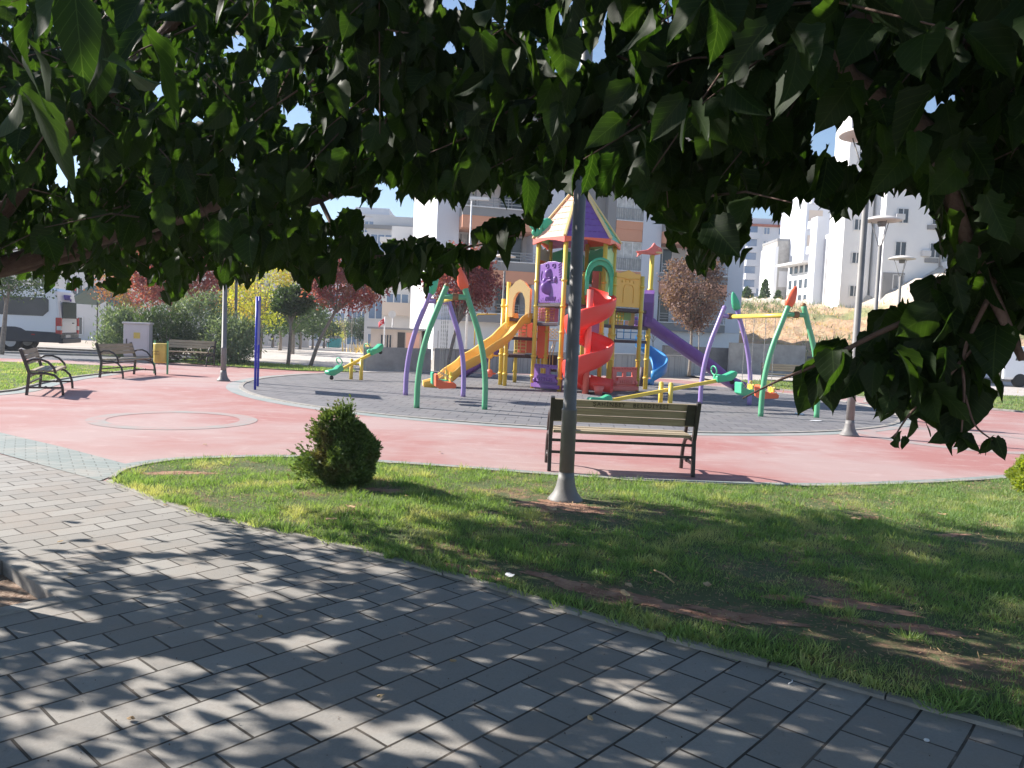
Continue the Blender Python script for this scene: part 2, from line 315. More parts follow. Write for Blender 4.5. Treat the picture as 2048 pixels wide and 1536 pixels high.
m_roofr = M('red_roof', (0.42, 0.13, 0.08), None, 2, 0.8); m_block = bricks('concrete_block_wall', 0, 0.4, 0.2, 0.012, (0.42, 0.40, 0.38), (0.36, 0.345, 0.33), (0.27, 0.25, 0.24), dirt=(0.5, 0.46, 0.42)); m_conc = M('old_concrete', (0.44, 0.42, 0.39), (0.31, 0.29, 0.27), 1.8, 0.9, 0.5, 25)
m_dconc = M('dark_stone_wall', (0.13, 0.13, 0.14), (0.2, 0.2, 0.2), 2.0, 0.9, 0.5, 12)
m_vanw = M('white_van_paint', (0.84, 0.86, 0.90), (0.82, 0.84, 0.88), 1.0, 0.25, spec=0.6); m_vanb = M('dark_blue_cladding', (0.018, 0.022, 0.04), None, 5, 0.5); m_tyre = M('black_rubber', (0.02, 0.02, 0.02), None, 20, 0.8); m_rim = M('wheel_rim', (0.45, 0.45, 0.47), None, 10, 0.35, metal=0.6)
m_lred = M('red_tail_light', (0.55, 0.02, 0.03), None, 10, 0.2); m_cab = M('cabinet_grey', (0.62, 0.60, 0.62), (0.56, 0.54, 0.56), 2, 0.6); m_yel2 = M('bin_yellow', (0.75, 0.58, 0.14), None, 4, 0.45); m_purp = M('purple_lettering', (0.16, 0.10, 0.45), None, 9, 0.5)
m_paper = M('white_paper', (0.8, 0.8, 0.82), None, 9, 0.8); m_leafd = M('dry_leaf', (0.42, 0.26, 0.13), (0.55, 0.40, 0.22), 14, 0.8); m_teal2 = M('teal_bin', (0.03, 0.30, 0.33), None, 3, 0.5)
m_hill = None
def hill_mat():
    m, nt, p = newmat('hill_ground'); g = nt.nodes.new('ShaderNodeNewGeometry'); P = g.outputs['Position']
    a = noise(nt, P, 0.14, 5, 0.6); b = noise(nt, P, 1.4, 6, 0.7); sp = nt.nodes.new('ShaderNodeSeparateXYZ'); nt.links.new(P, sp.inputs[0])
    c = mixc(nt, ramp(nt, b, 0.35, 0.65), (0.60, 0.45, 0.28), (0.56, 0.34, 0.21)); c = mixc(nt, ramp(nt, a, 0.52, 0.62), c, (0.30, 0.30, 0.14))
    hi = ramp(nt, math_(nt, 'ADD', sp.outputs[2], math_(nt, 'MULTIPLY', b, 2.0)), 5.9, 7.2); c = mixc(nt, hi, c, mixc(nt, ramp(nt, b, 0.4, 0.6), (0.66, 0.60, 0.52), (0.50, 0.44, 0.37)))
    nt.links.new(c, p.inputs['Base Color']); p.inputs['Roughness'].default_value = 0.95
    bb = nt.nodes.new('ShaderNodeBump'); bb.inputs['Strength'].default_value = 1; bb.inputs['Distance'].default_value = 0.3; nt.links.new(b, bb.inputs['Height']); nt.links.new(bb.outputs[0], p.inputs['Normal']); return m
m_hill = hill_mat()
# ------------------------------------------------------------------ the setting
from mathutils.geometry import tessellate_polygon
def sm01(x): x = min(1, max(0, x)); return x*x*(3-2*x)
def sheet(name, pts, z, mat, holes=(), kind='structure', thick=0.0):
    loops = [[Vector((p[0], p[1], 0)) for p in pts]]+[[Vector((p[0], p[1], 0)) for p in h] for h in holes]
    flat = [p for l in loops for p in l]; tr = tessellate_polygon(loops); b = MB()
    zz = z if callable(z) else (lambda x, y: z)
    fs = []
    for t in tr:
        a, c, d = (flat[i] for i in t); fs.append(t if (c-a).cross(d-a).z > 0 else t[::-1])
    b.add([(p.x, p.y, zz(p.x, p.y)) for p in flat], fs); o = b.build(name, mat); o['kind'] = kind; return o
def smooth(pts, n=6, closed=False):
    out = []; P = [Vector(p) for p in pts]; k = len(P)
    rng = range(k) if closed else range(k-1)
    for i in rng:
        p0 = P[(i-1) % k] if closed or i > 0 else P[i]; p1 = P[i]; p2 = P[(i+1) % k]; p3 = P[(i+2) % k] if closed or i+2 < k else p2
        for j in range(n):
            t = j/n; out.append(0.5*((2*p1)+(p2-p0)*t+(2*p0-5*p1+4*p2-p3)*t*t+(3*p1-p0-3*p2+p3)*t**3))
    if not closed: out.append(P[-1])
    return out
def offset(pts, d):
    out = []
    for i, p in enumerate(pts):
        t = (Vector(pts[min(i+1, len(pts)-1)][:2])-Vector(pts[max(i-1, 0)][:2])).normalized(); out.append(Vector((p[0]-t.y*d, p[1]+t.x*d)))
    return out
def curb(name, pts, w, z0, z1, mat, closed=False, kind='structure'):
    b = MB(); A = offset(pts, w/2); B = offset(pts, -w/2)
    if closed: A.append(A[0]); B.append(B[0])
    n = len(A)
    for i in range(n-1):
        a0, a1, b0, b1 = A[i], A[i+1], B[i], B[i+1]
        b.add([(a0.x, a0.y, z0), (a1.x, a1.y, z0), (b1.x, b1.y, z0), (b0.x, b0.y, z0), (a0.x, a0.y, z1), (a1.x, a1.y, z1), (b1.x, b1.y, z1), (b0.x, b0.y, z1)],
              [(4, 7, 6, 5), (0, 4, 5, 1), (3, 2, 6, 7)])
    o = b.build(name, mat); o['kind'] = kind; return o
def gz(x, y):
    return -0.12-1.6*sm01((y-34)/90)*sm01((6-x)/6)
xs = [-1500, -400, -150, -80, -50, -30, -20, -12, -6, 0, 3, 6, 12, 30, 80, 200, 600, 1500]; ys = [-300, -20, 0, 20, 34, 40, 50, 60, 70, 80, 90, 100, 110, 125, 300, 800, 2500]
b = MB(); b.add([(x, y, gz(x, y)) for y in ys for x in xs], [(j*len(xs)+i, j*len(xs)+i+1, (j+1)*len(xs)+i+1, (j+1)*len(xs)+i) for j in range(len(ys)-1) for i in range(len(xs)-1)])
b.build('ground', m_dirt)['kind'] = 'structure'
# lawn outline (from the tip, along the plaza, back along the path)
lt = smooth([(-3.62, 7.05), (-3.72, 7.5), (-3.62, 7.95), (-3.31, 8.28), (-2.36, 8.62), (-0.92, 8.46), (0.45, 8.22), (1.5, 8.10), (3.12, 8.22), (4.37, 8.6), (6.32, 9.49), (9, 11.2), (13, 13.5)], 5)
lb = smooth([(-3.62, 7.02), (-3.0, 6.45), (-2.36, 5.94), (-1.46, 5.43), (-0.67, 4.94), (-0.02, 4.48), (0.52, 4.05), (0.98, 3.74), (1.39, 3.48), (1.72, 3.25), (2.09, 3.0), (3.4, 2.15), (6.5, 0.6), (13, -1.5)], 5)
LAWN = [(p.x, p.y) for p in [Vector((q[0], q[1])) for q in lt]]+[(q[0], q[1]) for q in lb[::-1][:-1]]
plz = [(-30, 24), (-20, 24.3), (-14, 25.6), (-11.4, 26.6), (-9, 25.7), (-6.9, 25.2), (-4.5, 26.2), (-2.5, 29.0), (0, 29.6), (5, 31.5), (7.9, 29.0), (9.0, 26.3), (10.4, 24.6), (11.9, 22.9), (13.8, 20.5), (18, 18.4), (30, 15), (30, 4), (6, 4), (-2, 6), (-3.6, 6.9), (-5.6, 8.3), (-12.6, 12.8), (-30, 24-0.01)]
sheet('plaza', plz[:-1], 0.0, m_plaza)
PA = Vector((-0.76, 0.65)).normalized(); PB = Vector((-0.65, -0.76)).normalized(); PC = Vector((-2.37, 4.05))+PA*0.42+PB*0.42
hole = [tuple(PC+PA*sx*0.42+PB*sy*0.42) for sx, sy in ((1, 1), (-1, 1), (-1, -1), (1, -1))]
sheet('path', [(q[0], q[1]) for q in lb]+[(13, -8), (-30, -8), (-30, 23.9), (-12.6, 12.75), (-5.43, 8.18), (-3.7, 7.02)], 0.004, m_paver, [hole])
sheet('path_edge_band', [(-3.7, 7.0), (-5.43, 8.2), (-12.6, 12.75), (-12.2, 13.6), (-6.26, 9.55), (-5.06, 8.74), (-3.86, 7.85), (-3.74, 7.5)], 0.008, m_band)
pb = thing('tree_pit', 'square concrete tree pit set in the grey pavers, filled with dry litter', 'tree pit', (PC.x, PC.y, 0))
b = MB()
for sgn in (-1, 1):
    for (u, v) in ((PA, PB), (PB, PA)):
        L_ = 0.54 if u is PA else 0.42
        c = Vector((v.x, v.y, 0))*sgn*0.48; b.ob(c+Vector((0, 0, -0.046)), Vector((u.x, u.y, 0))*L_, Vector((v.x, v.y, 0))*0.06, (0, 0, 0.058))
b.build('kerb', m_curb, pb, bevel=0.008)
b = MB(); hs = [Vector((*(PA*sx*0.42+PB*sy*0.42), -0.075)) for sx, sy in ((1, 1), (-1, 1), (-1, -1), (1, -1))]; b.add(hs, [(0, 1, 2, 3)] if (hs[1]-hs[0]).cross(hs[2]-hs[0]).z > 0 else [(3, 2, 1, 0)]); b.build('soil', M('litter_soil', (0.22, 0.13, 0.09), (0.42, 0.32, 0.24), 40, 0.95, 1.0, 60), pb)
sheet('lawn', LAWN, 0.018, m_lawn)
def kerbstones(name, pts, w, z0, z1, mat, L=0.5):
    out = [Vector(p) for p in pts]; segs = []; cur = [out[0]]; acc = 0
    for i in range(1, len(out)):
        a, c = cur[-1], out[i]; d = (c-a).length
        while acc+d >= L:
            m = a.lerp(c, (L-acc)/d); cur.append(m); segs.append(cur); cur = [m]; a = m; d = (c-a).length; acc = 0
        cur.append(c); acc += d
    segs.append(cur); b = MB()
    for s_ in segs:
        if len(s_) < 2 or (s_[-1]-s_[0]).length < 0.05: continue
        s_[0] = s_[0].lerp(s_[1], min(0.3, 0.004/max(1e-3, (s_[1]-s_[0]).length))); s_[-1] = s_[-1].lerp(s_[-2], min(0.3, 0.004/max(1e-3, (s_[-1]-s_[-2]).length)))
        dz = rnd.uniform(-.004, .004); dw = rnd.uniform(-.004, .004); A = offset([(q.x, q.y) for q in s_], w/2+dw); B = offset([(q.x, q.y) for q in s_], -w/2+dw); n = len(A)
        for i in range(n-1):
            a0, a1, b0, b1 = A[i], A[i+1], B[i], B[i+1]; b.add([(a0.x, a0.y, z0), (a1.x, a1.y, z0), (b1.x, b1.y, z0), (b0.x, b0.y, z0), (a0.x, a0.y, z1+dz), (a1.x, a1.y, z1+dz), (b1.x, b1.y, z1+dz), (b0.x, b0.y, z1+dz)], [(4, 7, 6, 5), (0, 4, 5, 1), (3, 2, 6, 7)]+([(0, 3, 7, 4)] if i == 0 else [])+([(1, 5, 6, 2)] if i == n-2 else []))
    o = b.build(name, mat); o['kind'] = 'structure'; return o
kerbstones('lawn_kerb_path', [(q[0], q[1]) for q in lb], 0.055, -0.02, 0.022, m_curb)
kerbstones('lawn_kerb_plaza', [(q[0], q[1]) for q in lt], 0.05, -0.02, 0.034, m_curb)
bo = offset([(q[0], q[1]) for q in lt[3:]], 0.14)
curb('lawn_border_band', bo, 0.22, -0.02, 0.007, m_band)
CX, CY, CR = 1.35, 20.75, 8.05
def circ(r, n=96, cx=CX, cy=CY): return [(cx+r*math.cos(2*math.pi*i/n), cy+r*math.sin(2*math.pi*i/n)) for i in range(n)]
sheet('rubber_floor', circ(CR), 0.006, m_rubber)
curb('circle_kerb', circ(CR+0.05)+[circ(CR+0.05)[0]], 0.10, -0.02, 0.02, m_curb)
sheet('painted_circle_band', circ(CR+0.38), 0.004, m_teal, [circ(CR+0.05)])
sheet('painted_ring', circ(1.18, 48, -5.02, 11.6), 0.004, m_ring, [circ(0.92, 48, -5.02, 11.6)])
sheet('painted_ring', circ(1.75, 48, 7.95, 13.6), 0.0041, m_ring, [circ(1.4, 48, 7.95, 13.6)])
lbed = smooth([(-12.5, 12.3), (-9.9, 13.6), (-9.5, 14.6), (-9.75, 15.6), (-10.1, 16.8), (-10.45, 18.4), (-10.6, 20.0), (-10.7, 21.8), (-11.0, 22.9), (-13.3, 23.3), (-16, 22.6), (-24, 20.5)], 4)
sheet('left_lawn', [(q[0], q[1]) for q in lbed]+[(-24, 14)], 0.02, m_lawn)
curb('left_lawn_kerb', [(q[0], q[1]) for q in lbed], 0.08, -0.02, 0.035, m_curb)
curb('left_lawn_band', offset([(q[0], q[1]) for q in lbed[:26]], -0.22), 0.32, -0.02, 0.006, m_teal)
sheet('back_lawn', [(-12.5, 27.6), (-11.4, 26.7), (-9, 25.8), (-6.9, 25.3), (-5.2, 25.9), (-5.6, 27.4), (-8, 28.3), (-12, 30)], 0.02, m_lawn)
rl = [(9.1, 26.4), (10.5, 24.75), (11.9, 23.05), (13.9, 20.65), (18, 18.6), (30, 15.2), (30, 21), (20, 27), (16, 31.5), (12.3, 33), (8.2, 31.5)]
sheet('right_lawn', rl, 0.02, m_lawn)
curb('right_lawn_kerb', rl[:6], 0.09, -0.02, 0.04, m_curb)
sheet('road', [(-60, 24.3), (-20, 24.35), (-14, 25.7), (-12.6, 27.7), (-12.4, 34), (-60, 42)], -0.02, m_asph)
curb('road_kerb', [(-60, 27.2), (-20, 28.4), (-12.6, 30.2)], 0.25, -0.1, 0.05, m_curb)
curb('road_kerb', [(-60, 36.0), (-24, 34.5), (-12.6, 33.4)], 1.6, -0.1, 0.06, m_curb)
sheet('walkway', [(-12.2, 29.8), (-8, 28.5), (-5.6, 27.5), (-5.0, 26.3), (-2.4, 29.2), (-3.2, 31), (-6, 34)], -0.012, m_walk)
sheet('walkway_far', [(-12.2, 29.9), (-6, 34.05), (-7, 60), (-12, 110), (-60, 110), (-30, 60)], lambda x, y: gz(x, y)+0.07, m_walk)
sheet('side_ground', [(8.2, 31.6), (12.3, 33.1), (16, 31.6), (20, 27.1), (30, 21.1), (90, 20), (90, 60), (8, 42)], -0.02, m_walk)
# hill on the right
def hz(x, y):
    h = 6.3*sm01((y-43)/42)*sm01((x-7-(y-43)*0.05)/7)
    h += 5.2*sm01((x-27-(y-50)*0.1)/12)*sm01((y-50)/9)
    h += 0.25*math.sin(x*1.3+y*0.7)*sm01((y-44)/10)+0.18*math.sin(x*2.9-y*1.7)*sm01((y-44)/8)
    return h-0.1
hx = [6+i*1.0 for i in range(75)]+[85, 95, 110, 140, 200]; hy = [41+i*1.0 for i in range(60)]+[110, 130, 160, 220]
b = MB(); b.add([(x, y, hz(x, y) + (rnd.uniform(-.12, .12) if y > 43 else 0)) for y in hy for x in hx], [(j*len(hx)+i, j*len(hx)+i+1, (j+1)*len(hx)+i+1, (j+1)*len(hx)+i) for j in range(len(hy)-1) for i in range(len(hx)-1)], 0, True)
b.build('hill', m_hill)['kind'] = 'structure'
# ------------------------------------------------------------------ walls and buildings
def wallrun(name, label, pts, h, w, mat, cap=None):
    t = thing(name, label, 'wall', (pts[0][0], pts[0][1], 0)); b = MB(); o = Vector((pts[0][0], pts[0][1], 0))
    for i in range(len(pts)-1):
        p = Vector((*pts[i], h/2-0.1))-o; q = Vector((*pts[i+1], h/2-0.1))-o; b.bar(p, q, w, h+0.2)
    b.build('wall_body', mat, t)
    if cap:
        b = MB()
        for i in range(len(pts)-1):
            p = Vector((*pts[i], h+0.035))-o; q = Vector((*pts[i+1], h+0.035))-o; b.bar(p, q, w+0.06, 0.07)
        b.build('coping', cap, t)
    return t
wallrun('concrete_wall', 'rough low concrete wall end beside the walkway, behind the left seesaw', [(-5.25, 27.6), (-3.1, 29.0)], 0.82, 0.25, m_conc)
wallrun('block_wall', 'long low grey block wall running behind the whole playground', [(-3.0, 29.3), (-0.5, 30.6), (8.4, 36.6), (9.6, 39.2)], 0.78, 0.22, m_block, m_conc)
wallrun('stone_wall', 'dark stone retaining wall under the orange slope, behind the right swing', [(7.9, 41.3), (15.0, 41.5)], 1.25, 0.5, m_dconc)
wallrun('grey_block_wall', 'pale grey panel wall standing in front of the dark stone wall', [(11.2, 40.6), (15.2, 40.8)], 1.55, 0.2, m_conc)
wallrun('stone_wall', 'dark retaining wall low behind the hanging branch at right', [(15.6, 41.2), (26, 42)], 1.0, 0.5, m_dconc)
# main apartment block: facade plane
FA = W(866, 700, 45.0); FB = W(1476, 700, 49.6)
f0 = Vector((FA.x, FA.y, 0)); fx = Vector((FB.x-FA.x, FB.y-FA.y, 0)); FW = fx.length; fx.normalize(); fa = math.atan2(fx.y, fx.x); fn = Vector((-fx.y, fx.x, 0))
def fac(px, py, dep=0.0):           # ray onto the facade plane pushed back by dep -> (s, z)
    d = ray(px, py); o = f0+fn*dep; t = (o.dot(fn))/(d.dot(fn)); p = Vector((0, 0, CH))+d*t; return ((p-f0).dot(fx), p.z)
ap = thing('apartment_block', 'grey and salmon banded apartment block with loggias right behind the play tower', 'building', (f0.x, f0.y, 0), fa)
SL = [2.62, 5.62, 8.62, 11.62, 14.6]
sA0, sA1 = fac(918, 500)[0], fac(1066, 500)[0]; sB0, sB1 = fac(1232, 450)[0], fac(1286, 450)[0]; sC0, sC1 = fac(1322, 480)[0], fac(1455, 480)[0]; sM0, sM1 = fac(1126, 450)[0], fac(1208, 450)[0]
b = MB(); b.box(0, FW, 1.6, 13, -0.3, 14.6); b.build('main_wall', m_lgrey, ap)
b = MB(); b.box(-0.02, FW+0.02, 0.0, 1.6, -0.3, 2.15); b.build('ground_floor_wall', m_white, ap)
b = MB()
for s0, s1 in ((0, sA0), (sA1, sM0), (sB1, sC0), (sC1, FW)): b.box(s0, s1, -0.05 if s0 else 0.3, 1.6, 2.15, 14.6)
b.build('pilaster', m_whiteb, ap)
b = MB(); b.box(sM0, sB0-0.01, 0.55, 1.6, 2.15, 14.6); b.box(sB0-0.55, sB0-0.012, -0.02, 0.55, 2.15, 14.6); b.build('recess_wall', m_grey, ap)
b = MB(); b.box(sM0+0.15, sM0+0.55, 0.5, 0.548, 2.3, 14.3); b.build('blue_strip', m_blueglass, ap)
for k, z in enumerate(SL[:-1]):
    for (s0, s1, typ) in ((sA0, sA1, 'A'), (sB0, sB1, 'B'), (sC0, sC1, 'C')):
        pr = {'A': -0.75, 'B': -0.05, 'C': -0.35}[typ]
        b = MB(); b.box(s0+0.01, s1-0.01, pr, 1.6, z-0.5, z-0.02, 0); b.box(s0+0.012, s1-0.012, pr-0.05, 1.59, z-0.02, z+0.04, 2)
        if k > 0: b.box(s0+0.015, s1-0.015, pr+0.03, 1.58, z-1.2, z-0.502, 1)
        b.build('balcony_band', [m_grey if typ != 'B' else m_orange, m_orange, m_frame], ap)
        b = MB()
        if typ != 'B' or True:
            zt = z+0.55 if typ != 'B' else z+0.75; y = pr+0.03
            for zz in ([zt, z+0.38, z+0.22] if typ != 'B' else [zt, z+0.1]): b.bar((s0, y, zz), (s1, y, zz), 0.035, 0.035)
            n = 5 if typ != 'B' else 12
            for i in range(n+1): x = s0+0.03+(s1-s0-0.06)*i/n; b.bar((x, y, z+0.04), (x, y, zt), 0.03, 0.03)
            b.build('balcony_railing', m_rail, ap)
        zt = z+1.78
        if typ == 'B':
            w = MB(); w.box(s0+0.02, s1-0.02, 0.10, 0.12, z+0.05, zt, 1)
            for i in range(4): x = s0+0.03+(s1-s0-0.06)*i/3; w.box(x-0.03, x+0.03, 0.04, 0.1, z+0.05, zt, 0)
            w.box(s0+0.01, s1-0.01, 0.035, 0.1, zt-0.06, zt, 0); w.build('window', [m_frame, m_curtain], ap)
        else:
            for (u0, u1, gm) in (((0.60, 0.93, m_glass), (0.08, 0.26, m_curtain)) if typ == 'A' else ((0.03, 0.34, m_glass), (0.62, 0.86, m_glass))):
                a0 = s0+(s1-s0)*u0; a1 = s0+(s1-s0)*u1; w = MB(); w.box(a0, a1, 1.56, 1.575, z+0.06, zt-0.1, 1)
                for i in range(3): x = a0+(a1-a0)*i/2; w.box(x-0.03, x+0.03, 1.52, 1.56, z+0.06, zt-0.1, 0)
                w.build('window', [m_frame if typ == 'C' else m_grey, gm], ap)
            w = MB(); w.box(s0, s1, 1.5, 1.598, zt+0.05, z+2.5, 0)
            if typ == 'C': w.build('lintel_band', m_beige, ap)
b = MB(); b.box(-0.4, FW+0.4, -0.5, 13.4, 14.6, 14.95); b.build('cornice', m_grey, ap)
b = MB(); b.add([(-0.5, -0.6, 14.95), (FW+0.5, -0.6, 14.95), (FW+0.5, 13.5, 14.95), (-0.5, 13.5, 14.95), (3, 6.5, 17), (FW-3, 6.5, 17)], [(0, 1, 5, 4), (1, 2, 5), (2, 3, 4, 5), (3, 0, 4)]); b.build('roof', m_roofr, ap)
b = MB(); z = fac(900, 640)[1]
for i in range(3): b.box(0.25+i*0.5, 0.28+i*0.5, -0.012, 0.0, 0.5, 1.5)
b.build('wall_vent', m_grey, ap)
# generic block of flats
def flats(name, label, cx, cy, w, d, z0, floors, fh, rz, wm, gm=m_glass, cols=4, ww=0.9, wh=1.3, pat=None, balc=None, roofm=None, side=0, group=None, sidecols=2):
    t = thing(name, label, 'building', (cx, cy, z0), rz, group); H_ = floors*fh
    b = MB(); b.box(-w/2, w/2, 0, d, -3, H_); b.build('wall', wm, t)
    b = MB(); b.box(-w/2-0.3, w/2+0.3, -0.3, d+0.3, H_, H_+0.35, 0); b.box(-w/2+0.5, w/2-0.5, 0.5, d-0.5, H_+0.35, H_+1.3, 1); b.build('roof', [roofm or m_lgrey, wm], t)
    proto = None
    def win(x, y, z, r):
        nonlocal proto
        if proto is None:
            m = MB(); m.box(-ww/2, ww/2, -0.02, 0.0, 0, wh, 1)
            for i in range(4 if ww > 1.2 else 3): q = -ww/2+ww*i/(3 if ww > 1.2 else 2); m.box(q-0.04, q+0.04, -0.07, -0.02, 0, wh, 0)
            m.box(-ww/2-0.04, ww/2+0.04, -0.1, -0.02, -0.06, 0, 0); m.box(-ww/2, ww/2, -0.072, -0.02, wh-0.05, wh, 0)
            proto = m.build('window', [m_frame, gm], t); proto.location = (x, y, z); proto.rotation_euler = (0, 0, r)
        else:
            c = proto.copy(); COL.objects.link(c); c.location = (x, y, z); c.rotation_euler = (0, 0, r)
    for f in range(floors):
        for i in range(cols):
            x = -w/2+w*(i+0.5)/cols
            if balc and i in balc:
                m = MB(); bw = w/cols*0.8; m.box(x-bw/2, x+bw/2, -0.9, -0.002, f*fh+0.1, f*fh+1.0, 0); m.box(x-bw/2+0.1, x+bw/2-0.1, -0.06, -0.01, f*fh+1.0, f*fh+2.4, 1); m.build('balcony', [wm, m_beige if gm is m_glass else gm], t)
            else: win(x, -0.003, f*fh+0.95, 0)
        for i in range(sidecols if side else 0):
            y = d*(i+0.5)/sidecols; win(side*(w/2+0.003), y, f*fh+0.95, side*math.pi/2)
    return t
# left pale block behind the kiosk: px 765-870
p = W(822, 690, 60)
kb = flats('apartment_house', 'pale pink apartment house with enclosed balconies behind the kiosk and flag', p.x, 60, 4.6, 9, -1.4, 3, 3.15, math.radians(4), m_lgrey, m_blueglass, 2, 1.7, 1.5)
b = MB(); b.box(-2.25, 0.2, -0.4, -0.01, 3.9, 4.9, 0); b.box(-2.2, 2.0, -0.35, -0.01, 0.9, 1.9, 1); b.box(-2.2, 2.2, -0.41, -0.01, 6.9, 7.9, 1); b.build('balcony_band', [m_beige, m_whiteb], kb)
p = W(812, 690, 58); 
p2 = W(815, 455, 75); flats('apartment_house', 'tall pale apartment house with blue upper windows, its roof just showing in the leaf gap', p2.x+0.3, 75, 8.2, 10, -1.7, 4, 3.15, math.radians(3), m_lgrey, m_blueglass, 3, 2.0, 1.7, roofm=m_grey)
sp = thing('satellite_dish', 'round pale satellite dish on a thin mast above the kiosk', 'satellite dish', (W(783, 690, 50).x, 50, -1.2))
b = MB(); b.lathe([(0.02, 0), (0.15, 0.02), (0.24, 0.06), (0.25, 0.08)], n=20); o = b.build('dish', m_disc, sp); o.location = (0, -0.1, 3.6); o.rotation_euler = (math.radians(80), 0, 0)
b = MB(); b.tube([(0, 0.1, 0), (0, 0.1, 3.6)], 0.03, 6); b.build('mast', m_rail, sp)
# kiosk
kx0 = W(741, 690, 48).x; kx1 = W(842, 690, 48).x
kt = thing('kiosk', 'beige stone kiosk with barred window and dark doorway under the flag', 'kiosk', ((kx0+kx1)/2, 48, -0.9)); hw = (kx1-kx0)/2
b = MB(); b.box(-hw, hw, 0, 3, -0.3, 2.35); b.build('wall', m_beige, kt)
b = MB(); b.box(-hw-0.2, hw+0.2, -0.25, 3.2, 2.35, 2.47); b.build('roof', m_grey, kt)
b = MB(); b.box(0.10, 0.55, -0.03, -0.005, 0.2, 2.2, 0); b.build('door', m_iron, kt)
b = MB(); b.box(0.62, hw-0.1, -0.03, -0.005, 0.9, 2.2, 0); b.build('panel', PCH, kt)
b = MB(); b.box(-0.95, -0.25, -0.03, -0.005, 0.9, 2.0, 1)
for i in range(5): x = -0.95+0.7*i/4; b.box(x-0.025, x+0.025, -0.07, -0.03, 0.9, 2.0, 0)
b.build('window', [m_beige, m_glass], kt)
def flagpole(name, label, px, D, z0, h, fz, flip=1):
    x = W(px, 690, D).x; t = thing(name, label, 'flag', (x, D, z0)); b = MB(); b.tube([(0, 0, 0), (0, 0, h)], [0.05, 0.03], 8); b.build('pole', m_frame, t)
    n = 8; b = MB(); vs = []
    for i in range(n+1):
        u = i/n
        for v in (0, 1): vs.append((flip*u*0.36, 0.08*math.sin(u*7), fz-v*0.32-0.22*u+0.04*math.sin(u*5)))
    b.add(vs, [(2*i, 2*i+1, 2*i+3, 2*i+2) for i in range(n)], 0, True); c = b.build('flag_cloth', M('flag_red', (0.70, 0.03, 0.05), None, 5, 0.7), t)
    s_ = c.modifiers.new('t', 'SOLIDIFY'); s_.thickness = 0.01
    b = MB(); c0 = (flip*0.16, -0.10, fz-0.27); pts = []
    for i in range(17): a = math.radians(40+280*i/16); pts.append((c0[0]+0.08*math.cos(a), c0[1], c0[2]+0.08*math.sin(a)))
    for i in range(17): a = math.radians(320-280*i/16); pts.append((c0[0]+0.025+0.062*math.cos(a), c0[1], c0[2]+0.061*math.sin(a)))
    b.add([(p[0], p[1]+0.2*0, p[2]) for p in pts], [(i, i+1, 32-i, 33-i) for i in range(16)]); b.build('crescent', m_frame, t)
flagpole('flagpole', 'small red flag on a white pole in front of the kiosk', 768, 47, -0.9, 3.1, 3.0, -1)
flagpole('flagpole', 'small red flag above the van roof, between the van and the purple trees', 141, 60, -1.0, 5.2, 4.9)
# far white blocks behind the purple tree (px 650-760)
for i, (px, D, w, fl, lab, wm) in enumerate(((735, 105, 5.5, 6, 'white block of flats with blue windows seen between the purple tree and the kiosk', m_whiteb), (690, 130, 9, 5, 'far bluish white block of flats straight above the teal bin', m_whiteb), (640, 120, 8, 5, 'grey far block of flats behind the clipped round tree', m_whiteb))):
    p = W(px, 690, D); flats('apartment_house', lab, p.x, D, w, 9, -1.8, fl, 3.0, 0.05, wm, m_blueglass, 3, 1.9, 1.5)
p = W(385, 640, 84); flats('apartment_house', 'wide light grey apartment house half hidden behind the oleander and purple trees at left', p.x, 84, 17, 12, -1.4, 4, 3.0, math.radians(-6), m_lgrey, m_glass, 7, 1.5, 1.3)
p = W(150, 640, 64); flats('apartment_house', 'pale beige apartment house behind the white van', p.x, 64, 17, 12, -1.0, 3, 3.2, math.radians(-10), m_lgrey, m_glass, 5, 1.5, 1.4, roofm=m_beige)
cn = thing('canopy', 'dark green pitched canopy standing beside the van', 'canopy', (W(178, 660, 48).x, 48, -0.4))
b = MB()
for y in (0, 3): 
    for x in (-1.1, 1.1): b.tube([(x, y, 0), (x, y, 2.75)], 0.05, 6)
b.build('post', m_iron, cn)
b = MB(); b.ext([(-1.4, -0.3, 2.6), (0.2, -0.3, 3.75), (1.6, -0.3, 2.5), (0.2, -0.3, 3.55)], (0, 4, 0)); b.build('roof', M('canopy_green', (0.06, 0.12, 0.12), None, 2, 0.7), cn)
# right side buildings
p = W(1524, 612, 120); fz = W(1524, 616, 120).z
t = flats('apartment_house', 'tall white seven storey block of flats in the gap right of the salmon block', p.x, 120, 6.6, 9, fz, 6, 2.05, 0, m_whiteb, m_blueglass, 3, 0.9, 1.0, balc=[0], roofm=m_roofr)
b = MB(); b.box(-3.3, 3.2, -0.06, -0.01, 1.3, 2.9); 
b.build('shop_window', m_blueglass, t)
b = MB()
for i in range(11):
    if i != 2: b.box(-2.5+i*0.42, -2.5+i*0.42+0.3, -0.10, -0.011, 0.35, 0.70)
b.build('sign_lettering', m_iron, t)
p = W(1562, 600, 100); t = thing('concrete_tower', 'bare narrow grey concrete house between the two white buildings', 'building', (p.x, 100, W(1562, 612, 100).z))
b = MB(); b.box(-0.9, 1.2, 0, 6, -3, 8.2); b.build('wall', m_conc, t); b = MB(); b.box(-1.35, -0.92, -0.6, 5, -3, 7.4); b.build('side_wall', m_white, t)
b = MB(); b.box(-0.95, 1.25, -0.02, 6.05, 8.2, 8.5); b.build('roof', m_grey, t); b = MB(); b.box(-0.5, 0.9, -0.04, -0.003, 2.4, 4.4); b.build('patch', m_lgrey, t)
